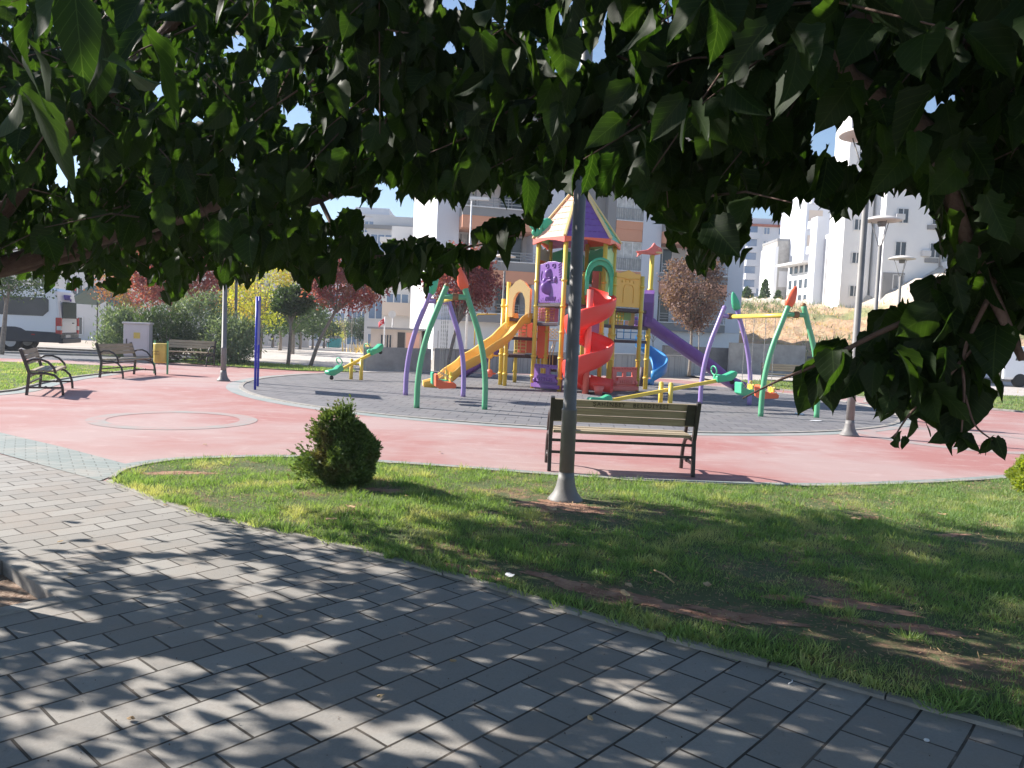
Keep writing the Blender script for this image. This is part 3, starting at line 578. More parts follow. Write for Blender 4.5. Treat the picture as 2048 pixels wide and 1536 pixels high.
# long white building receding (px 1572-1690)
A_ = W(1572, 605, 92); B_ = W(1668, 605, 81); d_ = (B_-A_); t = thing('long_white_building', 'long plain white building with small window slots receding up the slope', 'building', (A_.x, A_.y, 5.4), math.atan2(d_.y, d_.x)); L_ = math.hypot(d_.x, d_.y)
b = MB(); b.box(0, L_, 0, 9, -3, 5.6); b.build('wall', m_white, t); b = MB(); b.box(L_*0.55, L_, 0.02, 9.02, 5.6, 8.0); b.build('upper_wall', m_white, t)
pr_ = None
for r_ in range(3):
    for i in range(8):
        if pr_ is None: m = MB(); m.box(-0.35, 0.35, -0.05, -0.004, 0, 1.0); pr_ = m.build('window', m_glass, t); c = pr_
        else: c = pr_.copy(); COL.objects.link(c)
        c.location = (L_*(i+0.6)/8.6, 0, 0.9+r_*1.75)
b = MB(); b.box(L_*0.02, L_*0.6, -1.6, -0.002, 5.2, 5.45); b.build('eave', m_lgrey, t)
t = thing('white_end_house', 'blank white house with blue grey side wall, left of the lamp post', 'building', (W(1690, 612, 78).x, 78, 5.3))
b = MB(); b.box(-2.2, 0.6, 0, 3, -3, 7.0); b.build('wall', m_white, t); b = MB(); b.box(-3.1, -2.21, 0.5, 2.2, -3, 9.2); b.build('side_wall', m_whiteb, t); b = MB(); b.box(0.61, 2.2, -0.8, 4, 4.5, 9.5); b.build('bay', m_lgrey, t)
b = MB(); b.box(-1.9, -1.5, -0.04, -0.003, -0.4, 1.8); b.build('door', m_glass, t)
for wz in (1.2, 3.6): b = MB(); b.box(0.7, 1.9, -0.86, -0.8, wz+3.6, wz+5.0, 1); b.box(1.26, 1.34, -0.9, -0.86, wz+3.6, wz+5.0, 0); b.box(0.66, 1.94, -0.92, -0.8, wz+3.5, wz+3.6, 0); b.build('window', [m_frame, m_glass], t)
p = W(1648, 470, 95); t = flats('tower_house', 'bluish grey tower with balconies rising behind the long white building', p.x, 95, 4.6, 9, 6.5, 5, 3.0, 0, m_whiteb, m_glass, 2, 0.9, 1.2, balc=[0])
# tall right building
p = W(1706, 600, 74); t = flats('apartment_tower', 'tall plain white stair tower rising behind the right lamp disc', p.x, 74, 2.6, 3.5, 5.5, 6, 3.1, 0, m_white, m_glass, 1, 0.8, 1.0)
p = W(1845, 600, 72); t = flats('apartment_house', 'wide white apartment house with glazed balconies high on the rocky slope at right', p.x+0.8, 72, 9.5, 12, 6.2, 5, 3.0, 0, m_white, m_glass, 3, 1.0, 1.3, roofm=m_grey)
for f in range(1, 5):
    b = MB(); b.box(0.6, 4.4, -0.9, -0.01, f*3.0-0.1, f*3.0+0.55, 0); b.box(0.75, 4.3, -0.8, -0.012, f*3.0+0.55, f*3.0+1.95, 1)
    for i in range(4): b.box(0.75+i*1.16-0.03, 0.75+i*1.16+0.03, -0.84, -0.8, f*3.0+0.55, f*3.0+1.95, 2)
    b.box(-0.9, 0.3, -0.12, -0.02, f*3.0+0.45, f*3.0+0.85, 2)
    b.build('glazed_balcony', [m_white, M('pale_green_glass', (0.42, 0.48, 0.46), None, 1, 0.3), m_grey], t)
b = MB(); b.box(-4.6, -2.6, -0.06, -0.004, -1.5, 2.4); b.build('garage_door', m_grey, t)
b = MB(); b.tube([(0.45, -0.08, -2), (0.45, -0.08, 14.9)], 0.07, 6); b.build('downpipe', m_rail, t)
for ax_, az_ in ((-1.3, 4.0), (-3.9, 7.2), (-1.3, 10.1), (0.15, 2.0)): b = MB(); b.box(ax_, ax_+0.8, -0.35, -0.01, az_, az_+0.5); b.build('air_conditioner', m_lgrey, t)
p = W(2010, 600, 80); flats('apartment_house', 'white apartment house at the far right, mostly behind leaves', p.x+4, 80, 14, 12, 9.5, 4, 3.0, 0, m_white, m_glass, 4, 1.4, 1.4)
# ------------------------------------------------------------------ street furniture
# bench: local x along the bench, front towards +y
def bench(name, label, loc, rz, L=1.55, wood_=m_wood, group='park benches round the playground', txt=True):
    t = thing(name, label, 'bench', loc, rz, group)
    for sx in (-1, 1):
        x = sx*(L/2); b = MB()
        b.bar((x, -0.24, 0), (x, -0.20, 0.42), 0.042, 0.05, (0, 1, 0)); b.bar((x, -0.20, 0.41), (x, -0.34, 0.84), 0.045, 0.055, (0, 1, 0))
        b.tube([(x, 0.34, 0), (x, 0.33, 0.15), (x, 0.29, 0.28), (x, 0.20, 0.37), (x, 0.06, 0.405), (x, -0.20, 0.40)], 0.023, 8)
        b.bar((x, -0.22, 0.14), (x, 0.33, 0.14), 0.02, 0.035); b.ball((x, 0.06, 0.145), 0.03, 8)
        b.build('frame', m_iron, t, bevel=0.004)
        b = MB(); b.tube([(x, -0.255, 0.60), (x, -0.15, 0.655), (x, -0.02, 0.66), (x, 0.10, 0.61), (x, 0.19, 0.51), (x, 0.22, 0.40)], 0.021, 8); b.build('armrest', m_iron, t)
    b = MB()
    for (y, z) in ((-0.19, 0.345), (-0.215, 0.215)): b.bar((-L/2, y, z), (L/2, y, z), 0.022, 0.03)
    b.build('crossbar', m_iron, t)
    for i in range(4):
        y = -0.145+i*0.108; b = MB(); b.box(-L/2+0.03, L/2-0.03, y-0.047, y+0.047, 0.425+0.004*(i % 2), 0.458+0.004*(i % 2)); b.build('seat_slat', wood_, t, bevel=0.005)
    for i in range(3):
        z = 0.60+i*0.088; y = -0.268-(z-0.60)*0.32; b = MB(); u = Vector((0, -0.31, 0.95)).normalized(); n = Vector((0, 0.95, 0.31)).normalized()
        if i == 2:
            for sx in (-1, 1): pass
        b.ob((0, y+0.035, z), (L/2-0.02, 0, 0), u*0.0405, n*0.014); b.build('back_slat', wood_, t, bevel=0.004)
    b = MB()
    for sx in (-1, 1): b = MB(); b.ob((sx*(L/2-0.06), -0.258-0.035, 0.69), (0.065, 0, 0), Vector((0, -0.31, 0.95)).normalized()*0.125, (0, 0.006, 0)); b.build('back_plate', m_iron, t)
    if txt:
        for w_, x_ in (('ŞAHİNBEY', -0.18), ('BELEDİYESİ', 0.28)): text('lettering', w_, 0.064, (x_, -0.3045, 0.772), (math.radians(108), 0, 0), m_engr, t, 0.001, 1.2)
    return t
bn = bench('park_bench', 'near wooden park bench seen from behind, with carved lettering on its top slat', (1.25, 8.83, 0), 0.01, 1.60)
for ch in kids(bn):
    pass
# far benches: local +y front. b1 faces +x ; b2 faces right and towards the camera ; b3 faces the camera
dup(bn, (-8.95, 15.0, 0), math.radians(-66), 'leftmost bench, seen side on at the lawn edge with its seat facing right')
dup(bn, (-9.78, 19.75, 0), math.radians(-92), 'brown slatted bench in front of the yellow bin, seen from its front corner')
dup(bn, (-10.75, 25.75, 0), math.radians(-184), 'bench in front of the oleander bushes, facing the camera')
dup(bn, (10.0, 28.6, 0), math.radians(-190), 'bench on the far lawn behind the right swing, in front of the grey wall')
# lamp posts
def lamp(name, label, loc, H_=5.0, s=1.0, rz=0):
    t = thing(name, label, 'lamp post', loc, rz, 'grey lamp posts with round disc heads')
    b = MB(); b.lathe([(0.160*s, 0), (0.163*s, 0.02), (0.145*s, 0.04), (0.112*s, 0.085), (0.090*s, 0.14), (0.078*s, 0.20), (0.070*s, 0.27)], n=28); b.build('base', m_pole, t)
    b = MB(); b.lathe([(0.0685*s, 0.262), (0.0685*s, 0.83), (0.070*s, 0.835), (0.070*s, 0.845), (0.060*s, 0.85), (0.052*s, H_-0.75), (0.046*s, H_-0.72)], n=24); b.build('pole', m_pole, t)
    for i in range(3):
        a = 2*math.pi*i/3+0.5; b = MB(); b.tube([(0.03*math.cos(a), 0.03*math.sin(a), H_-0.80), (0.28*math.cos(a), 0.28*math.sin(a), H_-0.06)], 0.012, 6); b.build('prong', m_pole, t)
    b = MB(); b.lathe([(0.36, H_-0.07), (0.50, H_-0.05), (0.505, H_-0.03), (0.46, H_+0.0), (0.25, H_+0.07), (0.05, H_+0.10)], n=32); b.build('disc', m_disc, t)
    b = MB(); b.lathe([(0.10, H_-0.20), (0.12, H_-0.12), (0.12, H_-0.068)], n=16); b.build('lamp_housing', m_pole, t)
    return t
lamp('lamp_post', 'nearest grey lamp post with flared foot, standing on the lawn in front of the bench', (0.53, 7.03, 0.0))
l2 = lamp('lamp_post', 'grey lamp post with flared foot on the red floor right of the right swing', (5.86, 13.42, 0), 5.15)
dup(l2, (-7.27, 19.6, 0), label='grey lamp post on the red floor at left, beside the blue board posts')
dup(l2, (10.15, 22.1, 0), label='second grey lamp post at right, just behind the one on the red floor')
dup(l2, (W(1787, 750, 31).x, 31, 0), label='small far lamp post under the rocky slope at right, its disc above the hanging branch')
dup(l2, (W(1003, 690, 37).x, 37, 0), label='far lamp post rising in front of the salmon block, left of the play tower')
dup(l2, (W(470, 700, 31).x, 31, -0.1), label='far dim lamp post behind the oleander, between the left lamp post and the yellow tree')
t = thing('street_light', 'tall thin street light in front of the left corner of the salmon block', 'street light', (W(932, 690, 41).x, 41, -0.1))
b = MB(); b.tube([(0, 0, 0), (0, 0, 8.5)], [0.07, 0.04], 8); b.build('pole', m_frame, t); b = MB(); b.box(-0.1, 0.9, -0.1, 0.1, 8.45, 8.6); b.build('lamp_head', m_frame, t)
# litter bin, cabinet, teal bin
t = thing('litter_bin', 'yellow litter bin on green posts beside the brown bench', 'litter bin', (-9.55, 21.15, 0), math.radians(-20))
b = MB(); b.lathe([(0.17, 0.30), (0.19, 0.34), (0.195, 0.80), (0.20, 0.83)], n=20, capt=True); b.build('bucket', m_yel2, t)
for sx in (-1, 1):
    b = MB(); b.bar((sx*0.225, 0, 0), (sx*0.225, 0, 0.9), 0.03, 0.04, (0, 1, 0)); b.build('post', GRNP, t)
b = MB(); b.bar((-0.22, 0, 0.55), (0.22, 0, 0.55), 0.02, 0.03); b.build('pivot_bar', GRNP, t)
for w_, z_ in (('ŞAHİNBEY', 0.61), ('BELEDİYESİ', 0.54)): text('lettering', w_, 0.055, (0.0, -0.199, z_), (math.pi/2, 0, 0), m_brown, t, 0.001)
p = G(247, 716); t = thing('electric_cabinet', 'large pale grey electric cabinet in front of the oleander', 'cabinet', (W(270, 716, 26.2).x, 26.4, 0), math.radians(12))
b = MB(); b.box(-0.38, 0.38, -0.22, 0.22, 0.0, 0.22); b.build('plinth', m_conc, t); b = MB(); b.box(-0.40, 0.40, -0.24, 0.24, 0.22, 1.28); b.build('body', m_cab, t, bevel=0.015)
b = MB(); b.box(-0.44, 0.44, -0.28, 0.28, 1.28, 1.34); b.build('lid', m_cab, t, bevel=0.015)
b = MB(); b.box(-0.345, 0.345, -0.252, -0.241, 0.27, 1.23); b.build('door', m_cab, t, bevel=0.004); b = MB(); b.box(-0.31, -0.28, -0.275, -0.253, 0.62, 0.78); b.build('handle', m_iron, t)
b = MB(); b.box(-0.08, 0.12, -0.262, -0.253, 0.80, 1.0); b.build('warning_sign', m_yel2, t)
p = W(668, 692, 100); t = thing('waste_container', 'small teal waste container far down the walkway', 'waste container', (p.x, 100, -1.45))
b = MB(); b.ext([(-0.75, -0.5, 0.2), (0.75, -0.5, 0.2), (0.85, -0.5, 1.4), (-0.85, -0.5, 1.4)], (0, 1.0, 0)); b.build('body', m_teal2, t); b = MB(); b.ext([(-0.85, -0.5, 1.4), (0.85, -0.5, 1.4), (0.6, -0.5, 1.75), (-0.6, -0.5, 1.75)], (0, 1.0, 0)); b.build('lid', m_grey, t)
# blue board seen edge on
t = thing('blue_board', 'blue board on two blue posts, seen edge on at the rubber floor left rim', 'board', (-5.86, 17.85, 0))
dv = (Vector((-5.86, 17.85, 0))).normalized(); bd = Vector((dv.x*0.97+0.05, dv.y, 0)).normalized()
b = MB()
for s_ in (-0.5, 0.5):
    b = MB(); c = bd*s_*1.0; b.tube([(c.x, c.y, 0), (c.x, c.y, 2.08 if s_ < 0 else 2.12)], 0.028, 10); b.build('post', m_bpost, t)
b = MB(); b.ob((0, 0, 1.5), bd*0.47, bd.cross(Vector((0, 0, 1)))*0.018, (0, 0, 0.5)); b.build('panel', m_bpost, t)
# seesaws
def seesaw(label, posts, lo, hi, lowhandle=True):
    P0, P1 = Vector(posts[0]), Vector(posts[1]); c = (P0+P1)/2
    t = thing('seesaw', label, 'seesaw', (c.x, c.y, 0), 0, 'yellow seesaws'); lo = Vector(lo)-c; hi = Vector(hi)-c; d = (hi-lo).normalized()
    for p in (P0, P1):
        q = p-c; b = MB(); b.tube([(q.x, q.y, 0), (q.x, q.y, 0.56)], 0.052, 12); b.ball((q.x, q.y, 0.56), (0.052, 0.052, 0.04), 12); b.build('post', YEL, t)
    q0 = P0-c; q1 = P1-c; b = MB(); b.tube([(q0.x, q0.y, 0.44), (q1.x, q1.y, 0.44)], 0.025, 8); b.build('axle', YEL, t)
    b = MB(); b.bar(lo, hi, 0.075, 0.075); b.build('beam', YEL, t, bevel=0.008)
    for e, sg in ((lo, 1), (hi, -1)):
        D_ = d*sg; sd = D_.cross(Vector((0, 0, 1))).normalized(); up = sd.cross(D_)
        if up.z < 0: up = -up
        b = MB()
        prof = [(-0.12, 0.02), (-0.17, 0.10), (-0.12, 0.16), (0.0, 0.13), (0.14, 0.10), (0.28, 0.14), (0.36, 0.12), (0.36, -0.03), (0.0, -0.05)]
        b.ext([e+D_*a+up*h_-sd*0.11 for a, h_ in prof], sd*0.22, 0, True); s_ = b.build('seat', GRN, t, bevel=0.03)
        if sg == 1 and not lowhandle: continue
        b = MB(); cc = e+D_*0.36+up*0.24; b.tube([cc+sd*0.12*math.cos(a)+up*0.10*math.sin(a) for a in [2*math.pi*i/14 for i in range(15)]], 0.016, 6); b.tube([e+D_*0.36+up*0.08, cc-up*0.10], 0.016, 6); b.build('handle', GRN, s_)
        b = MB(); b.ball(e-D_*0.05-up*0.09, 0.06, 10); b.build('buffer', m_tyre, t)
    return t
seesaw('yellow seesaw with green seats at the left, its low end resting near the blue board', (G(702, 759), G(722, 760.5)), W(664, 748, 21.6), W(757, 700, 22.9))
seesaw('yellow seesaw with green seats rising from behind the lettered bench', (Vector((3.28, 17.12, 0)), Vector((3.46, 16.95, 0))), (1.80, 16.60, 0.10), (4.86, 17.44, 0.72), False)
# swings
def swing(label, A, B, mirror, tp=(0.40, 0.64), group='swings with curved green and purple arches'):
    A, B = Vector(A), Vector(B); ax = (B-A); LY = ax.length; rz = math.atan2(ax.y, ax.x)-math.pi/2
    t = thing('swing', label, 'swing', (A.x, A.y, 0), rz, group); s_ = -1 if mirror else 1
    for y, mt, red in ((0, GRNP, True), (LY, LIL, False)):
        tul = s_ if red else -s_
        for sg in (-1, 1):
            pts = smooth([(sg*0.66, y, 0), (sg*0.655, y, 0.5), (sg*0.60, y, 1.0), (sg*0.48, y, 1.5), (sg*0.32, y, 1.95), (sg*0.17, y, 2.36)], 4)
            b = MB(); b.tube(pts, 0.056, 14); leg = b.build('leg', mt, t)
            dirv = Vector((-sg*0.34, 0, 0.94)).normalized(); top = Vector((sg*0.17, y, 2.36)); xa = dirv.cross(Vector((0, 1, 0)))
            if sg == tul:
                b = MB(); vs = []; n = 18; pr_ = [(0.03, -0.06), (0.085, -0.02), (0.105, 0.06), (0.10, 0.16), (0.075, 0.28), (0.04, 0.38), (0.01, 0.42)]
                for r_, h_ in pr_:
                    for j in range(n): a = 2*math.pi*j/n; rr = r_*(1+0.06*math.cos(3*a)); vs.append(top+dirv*h_+xa*rr*math.cos(a)+Vector((0, 1, 0))*rr*math.sin(a)*0.8)
                fs = [(i*n+j, i*n+(j+1) % n, (i+1)*n+(j+1) % n, (i+1)*n+j) for i in range(len(pr_)-1) for j in range(n)]
                b.add(vs, fs+[list(range(n))[::-1], [(len(pr_)-1)*n+j for j in range(n)]], 0, True); b.build('tulip_top', ORR if red else GRN, t)
            else:
                b = MB(); b.ball(top+dirv*0.0, 0.058, 12); b.build('end_cap', m_brown if red else LIL, t)
        b = MB(); b.tube([(-0.26, y, 2.16), (0.26, y, 2.16)], 0.052, 12); b.build('arch_bar', mt, t)
        b = MB(); b.tube([(-0.055, y, 2.16), (0.055, y, 2.16)], 0.072, 14); b.box(-0.05, 0.05, y-0.02 if red else y-0.12, y+0.12 if red else y+0.02, 2.10, 2.22); b.build('clamp', m_brown, t)
    b = MB(); b.tube([(0, 0.09, 2.15), (0, LY-0.09, 2.15)], 0.05, 12); b.build('top_bar', YEL, t)
    for fr, mt, bars in ((tp[0], ORR, YEL), (tp[1], GRN, YEL)):
        yc = LY*fr
        for dy in (-0.19, 0.19):
            b = MB(); n = 34; 
            for i in range(n):
                z0 = 2.10-i*(1.50/n); z1 = z0-1.5/n-0.008; b.bar((0.0, yc+dy, z0), (0.0, yc+dy, z1), 0.014 if i % 2 else 0.005, 0.005 if i % 2 else 0.014, (0, 1, 0))
            b.bar((0, yc+dy, 0.62), (-0.16, yc+dy, 0.50), 0.012, 0.012); b.bar((0, yc+dy, 0.62), (0.14, yc+dy, 0.46), 0.012, 0.012); b.build('chain', m_chain, t)
        b = MB(); prof = [(-0.20, 0.36), (-0.21, 0.60), (-0.17, 0.62), (-0.12, 0.50), (0.0, 0.45), (0.18, 0.45), (0.24, 0.40), (0.22, 0.33), (-0.12, 0.31)]
        b.ext([(x, yc-0.16, z) for x, z in prof], (0, 0.32, 0)); sh = b.build('swing_seat', mt, t, bevel=0.018)
        b = MB(); b.box(0.10, 0.15, yc-0.12, yc+0.12, 0.46, 0.58); b.tube([(0.13, yc-0.15, 0.55), (0.13, yc+0.15, 0.55)], 0.03, 8); b.box(0.10, 0.15, yc-0.03, yc+0.03, 0.40, 0.66); b.build('guard', bars, sh, bevel=0.012)
    return t
swing('left swing, orange tulip on its right green leg, red and green bucket seats', (-1.16, 15.02), (-1.76, 17.80), False)
swing('right swing, orange tulip on its left green leg, near the lamp post', (5.87, 16.41), (5.24, 19.09), True, (0.34, 0.66))
# van
p = W(120, 690, 31.0); t = thing('minibus', 'white minibus with dark blue lower cladding parked on the road at far left', 'van', (p.x, 31.0, -0.02), math.radians(11))
# local: rear at x=0, body runs to x=-6 ; near side y=0 ; far side y=2
b = MB(); prof = [(-0.02, 0.45), (0.0, 1.2), (-0.06, 1.9), (-0.16, 2.42), (-0.34, 2.55), (-4.3, 2.58), (-4.9, 2.3), (-5.4, 1.45), (-6.2, 1.2), (-6.3, 0.45)]
b.ext([(x, 0, z) for x, z in prof], (0, 2.0, 0)); body = b.build('body', m_vanw, t, bevel=0.09)
b = MB(); b.ext([(0.03, -0.03, 0.38), (0.03, -0.03, 0.78), (-0.35, -0.03, 0.80), (-1.25, -0.03, 0.82), (-1.42, -0.03, 0.92), (-1.62, -0.03, 0.96), (-2.0, -0.03, 0.96), (-2.2, -0.03, 0.90), (-2.4, -0.03, 0.82), (-6.32, -0.03, 0.82), (-6.32, -0.03, 0.38)], (0, 2.06, 0)); b.build('cladding', m_vanb, t, bevel=0.03)
b = MB(); b.ext([(-0.62, -0.022, 1.42), (-0.42, -0.022, 1.62), (-0.42, -0.022, 2.06), (-0.50, -0.022, 2.14), (-4.5, -0.022, 2.16), (-4.5, -0.022, 1.42)], (0, 0.04, 0)); b.build('side_window', m_glass, t)
b = MB(); b.ext([(-2.0, -0.028, 2.08), (-2.0, -0.028, 2.16), (-4.5, -0.028, 2.17), (-4.5, -0.028, 2.08)], (0, 0.01, 0)); b.build('window_strip', BLU, t)
for sx, y0 in ((-1.8, 0.05), (-5.2, 0.05), (-1.8, 1.65), (-5.2, 1.65)):
    w = MB(); w.lathe([(0.20, -0.13), (0.34, -0.13), (0.37, -0.09), (0.37, 0.09), (0.34, 0.13), (0.20, 0.13)], n=28); wo = w.build('wheel', m_tyre, t); wo.location = (sx, y0+0.1, 0.37); wo.rotation_euler = (math.pi/2, 0, 0)
    w = MB(); w.lathe([(0.0, 0.09), (0.06, 0.12), (0.20, 0.10), (0.205, 0.136)], n=20)
    for k in range(5): a = 2*math.pi*k/5; w.ob((0.12*math.cos(a), 0.12*math.sin(a), 0.125), (0.08*math.cos(a), 0.08*math.sin(a), 0), (-0.02*math.sin(a), 0.02*math.cos(a), 0), (0, 0, 0.012))
    w.build('rim', m_rim, wo)
b = MB(); b.box(-0.02, 0.02, 0.25, 1.75, 1.35, 2.02); o = b.build('rear_window', m_glass, t, bevel=0.01); 
for y in (0.0, 1.88):
    b = MB(); b.box(-0.16, 0.035, y-0.03, y+0.14, 0.72, 1.38, 0); b.box(-0.12, 0.04, y-0.034, y+0.144, 0.88, 1.05, 1); b.build('tail_light', [m_lred, m_frame], t, bevel=0.01)
b = MB(); b.box(-0.05, 0.12, -0.03, 2.03, 0.36, 0.56); b.build('bumper', m_vanb, t, bevel=0.03)
b = MB(); b.box(0.0, 0.03, 0.02, 1.98, 0.56, 0.74); b.build('tailgate_trim', m_lgrey, t)
b = MB(); b.box(0.03, 0.045, 0.5, 1.02, 0.58, 0.70); b.build('number_plate', m_frame, t); b = MB(); b.box(0.0, 0.05, 1.3, 1.42, 1.15, 1.19); b.build('door_handle', m_iron, t)
text('lettering', 'KILIÇ', 0.30, (-0.055, 0.98, 2.19), (math.radians(80), 0, math.pi/2), m_purp, t, 0.03)
b = MB(); b.box(-1.02, -0.90, -0.045, -0.03, 0.66, 0.70); b.build('side_marker', m_lred, t)
p = W(2042, 665, 40); t = thing('white_car', 'end of a white van at the right picture edge behind the hanging branch', 'van', (W(2012, 700, 38).x, 38, -0.02), 0)
b = MB(); b.ext([(0, 0, 0.35), (-0.05, 0, 1.1), (0.25, 0, 1.9), (0.6, 0, 2.0), (4.5, 0, 2.0), (4.6, 0, 0.35)], (0, 1.8, 0)); b.build('body', m_vanw, t, bevel=0.12)
for x in (0.8, 3.7):
    w = MB(); w.lathe([(0.2, -0.1), (0.33, -0.09), (0.33, 0.09), (0.2, 0.1)], n=20); wo = w.build('wheel', m_tyre, t); wo.location = (x, 0.08, 0.33); wo.rotation_euler = (math.pi/2, 0, 0)
b = MB(); b.ext([(0.5, -0.01, 1.3), (0.6, -0.01, 1.75), (2.2, -0.01, 1.78), (2.2, -0.01, 1.3)], (0, 0.03, 0)); b.build('side_window', m_glass, t)
# far people on the walkway
def person(label, px, D, z0, h, top, legc, ph):
    x = W(px, 690, D).x; t = thing('person', label, 'person', (x, D, z0), ph); s = h/1.7
    V = [(0, 0, 0.92), (0, 0, 1.15), (0, 0, 1.38), (0, 0, 1.46), (0, 0, 1.56), (0.10, 0, 0.88), (0.12, 0.10, 0.48), (0.12, 0.02, 0.06), (0.12, -0.12, 0.03), (-0.10, 0, 0.88), (-0.12, -0.12, 0.48), (-0.12, 0.10, 0.08), (-0.12, 0.0, 0.03), (0.19, 0, 1.36), (0.24, 0.03, 1.08), (0.24, -0.08, 0.84), (-0.19, 0, 1.36), (-0.24, -0.03, 1.08), (-0.24, 0.08, 0.84)]
    E_ = [(0, 1), (1, 2), (2, 3), (3, 4), (0, 5), (5, 6), (6, 7), (7, 8), (0, 9), (9, 10), (10, 11), (11, 12), (2, 13), (13, 14), (14, 15), (2, 16), (16, 17), (17, 18)]
    R_ = [.14, .13, .15, .06, .10, .09, .065, .045, .035, .09, .065, .045, .035, .065, .045, .035, .065, .045, .035]
    me = bpy.data.meshes.new('body'); me.from_pydata([tuple(c*s for c in v) for v in V], E_, []); o = bpy.data.objects.new('body', me); COL.objects.link(o); o.parent = t
    o.modifiers.new('skin', 'SKIN'); o.modifiers.new('sub', 'SUBSURF').levels = 1
    for i, r_ in enumerate(R_): me.skin_vertices[0].data[i].radius = (r_*s, r_*s*0.8)
    me.skin_vertices[0].data[0].use_root = True
    m, nt, pp = newmat('clothes'); tc = nt.nodes.new('ShaderNodeTexCoord'); sp_ = nt.nodes.new('ShaderNodeSeparateXYZ'); nt.links.new(tc.outputs['Object'], sp_.inputs[0])
    cc = mixc(nt, math_(nt, 'GREATER_THAN', sp_.outputs[2], 0.93*s), legc, top); cc = mixc(nt, math_(nt, 'GREATER_THAN', sp_.outputs[2], 1.43*s), cc, (0.5, 0.33, 0.25)); nt.links.new(cc, pp.inputs['Base Color']); me.materials.append(m)
    b = MB(); b.ball((0, -0.0, 1.63*s), (0.085*s, 0.10*s, 0.10*s), 10); b.build('hair', m_iron, t)
person('far person in a pale top walking on the walkway, leftmost of three', 640, 100, -1.42, 1.7, (0.6, 0.55, 0.6), (0.25, 0.25, 0.3), 0.4)
person('far person in a white top with dark trousers, middle of three on the walkway', 648, 98, -1.42, 1.7, (0.75, 0.72, 0.75), (0.03, 0.03, 0.05), 2.4)
person('far person in a grey top with dark trousers, nearest to the teal container', 655, 99, -1.42, 1.65, (0.6, 0.6, 0.65), (0.03, 0.03, 0.04), 3.0)
# ------------------------------------------------------------------ the play tower
D0 = 22.1; X0 = W(1155, 478, D0).x; pt = thing('play_tower', 'large coloured play tower with spiral red slide, purple and yellow slides and a pitched roof', 'play structure', (X0, D0, 0)); OF = (X0, D0, 0)
def pb_(b, name, mat, parent=None, bevel=0): return b.build(name, mat, parent or pt, OF, bevel)
def post(x, y, h, r=0.062, mat=YEL, rings=(0.35, 0.9, 1.6, 2.3, 3.0)):
    b = MB(); b.tube([(x, y, 0), (x, y, h)], r, 14)
    for z in rings:
        if z < h-0.1: b.tube([(x, y, z-0.03), (x, y, z+0.03)], r+0.018, 14)
    return pb_(b, 'post', mat)
def hexp(k, R): a = math.radians(10+60*k); return Vector((X0-math.cos(a)*R, D0-math.sin(a)*R, 0))
RP = 1.10
for k in range(6): p = hexp(k, RP); post(p.x, p.y, 4.22)
b = MB(); b.ext([hexp(k, 1.12)+Vector((0, 0, 2.30)) for k in range(6)], (0, 0, 0.08)); pb_(b, 'deck', DK)
rc = [PCH, PUR, GRN, ORR, PNK, LGR]; rin = [None]*6
apex = Vector((X0, D0, 5.80))
for k in range(6):
    a, c = hexp(k, 1.27), hexp(k+1, 1.27); a.z = c.z = 4.16; n = (c-a).cross(apex-a).normalized()
    if n.z < 0: n = -n
    b = MB(); tri = [a, c, apex-Vector((0, 0, 0.02))]; b.ext(tri, -n*0.05)
    for r_ in range(1, 9):           # moulded shingle rows
        f_ = r_/9.0; l = a.lerp(apex, f_); q = c.lerp(apex, f_); nn = max(2, int(9*(1-f_)))
        for j in range(nn):
            u0 = (j+0.12+0.5*(r_ % 2)*0.6)/(nn+0.4); u1 = (j+0.80+0.5*(r_ % 2)*0.6)/(nn+0.4); s0 = l.lerp(q, u0); s1 = l.lerp(q, u1); b.bar(s0+n*0.004, s1+n*0.004, 0.02, 0.016, n)
    e = MB()
    pb_(b, 'roof_panel', rc[k]); 
    b = MB(); b.ext([a-Vector((0, 0, 0.0)), c, c-Vector((0, 0, 0.16)), a.lerp(c, 0.72)-Vector((0, 0, 0.09)), a.lerp(c, 0.5)-Vector((0, 0, 0.06)), a.lerp(c, 0.28)-Vector((0, 0, 0.09)), a-Vector((0, 0, 0.16))], -Vector((n.x, n.y, 0)).normalized()*0.05); pb_(b, 'roof_valance', [CRL, ORR, ORR, LGR, PNK, ORR][k])
    b = MB(); b.bar(a+n*0.02, apex+Vector((0, 0, 0.02)), 0.10, 0.06); pb_(b, 'roof_ridge', CRM, bevel=0.02)
def panel(p, q, z0, z1, mat, th=0.05, name='panel', top=None, holes=None, bevel=0.012, extra=None):
    p, q = Vector((p[0], p[1], 0)), Vector((q[0], q[1], 0)); d = (q-p); L = d.length; d.normalize(); nrm = Vector((d.y, -d.x, 0))  # towards the viewer side
    if nrm.y > 0: nrm = -nrm
    T = lambda u, z, w=0: p+d*(u*L)+Vector((0, 0, z0+(z1-z0)*z))+nrm*w
    up = top or [(1, 1), (0, 1)]
    b = MB(); poly = [(0, 0), (1, 0)]+up
    if not holes: b.ext([T(u, z) for u, z in poly], -nrm*th)
    else:
        # split the sheet into strips round rectangular openings
        us = sorted({0, 1, *[h[0] for h in holes], *[h[1] for h in holes]}); zs = sorted({0, 1, *[h[2] for h in holes], *[h[3] for h in holes]})
        for i in range(len(us)-1):
            for j in range(len(zs)-1):
                cu_, cz = (us[i]+us[i+1])/2, (zs[j]+zs[j+1])/2
                if any(h[0] < cu_ < h[1] and h[2] < cz < h[3] for h in holes): continue
                t1 = zs[j+1]
                b.ext([T(us[i], zs[j]), T(us[i+1], zs[j]), T(us[i+1], t1), T(us[i], t1)], -nrm*th)
    if extra: extra(b, T, nrm, L)
    return pb_(b, name, mat, bevel=0 if holes else bevel)
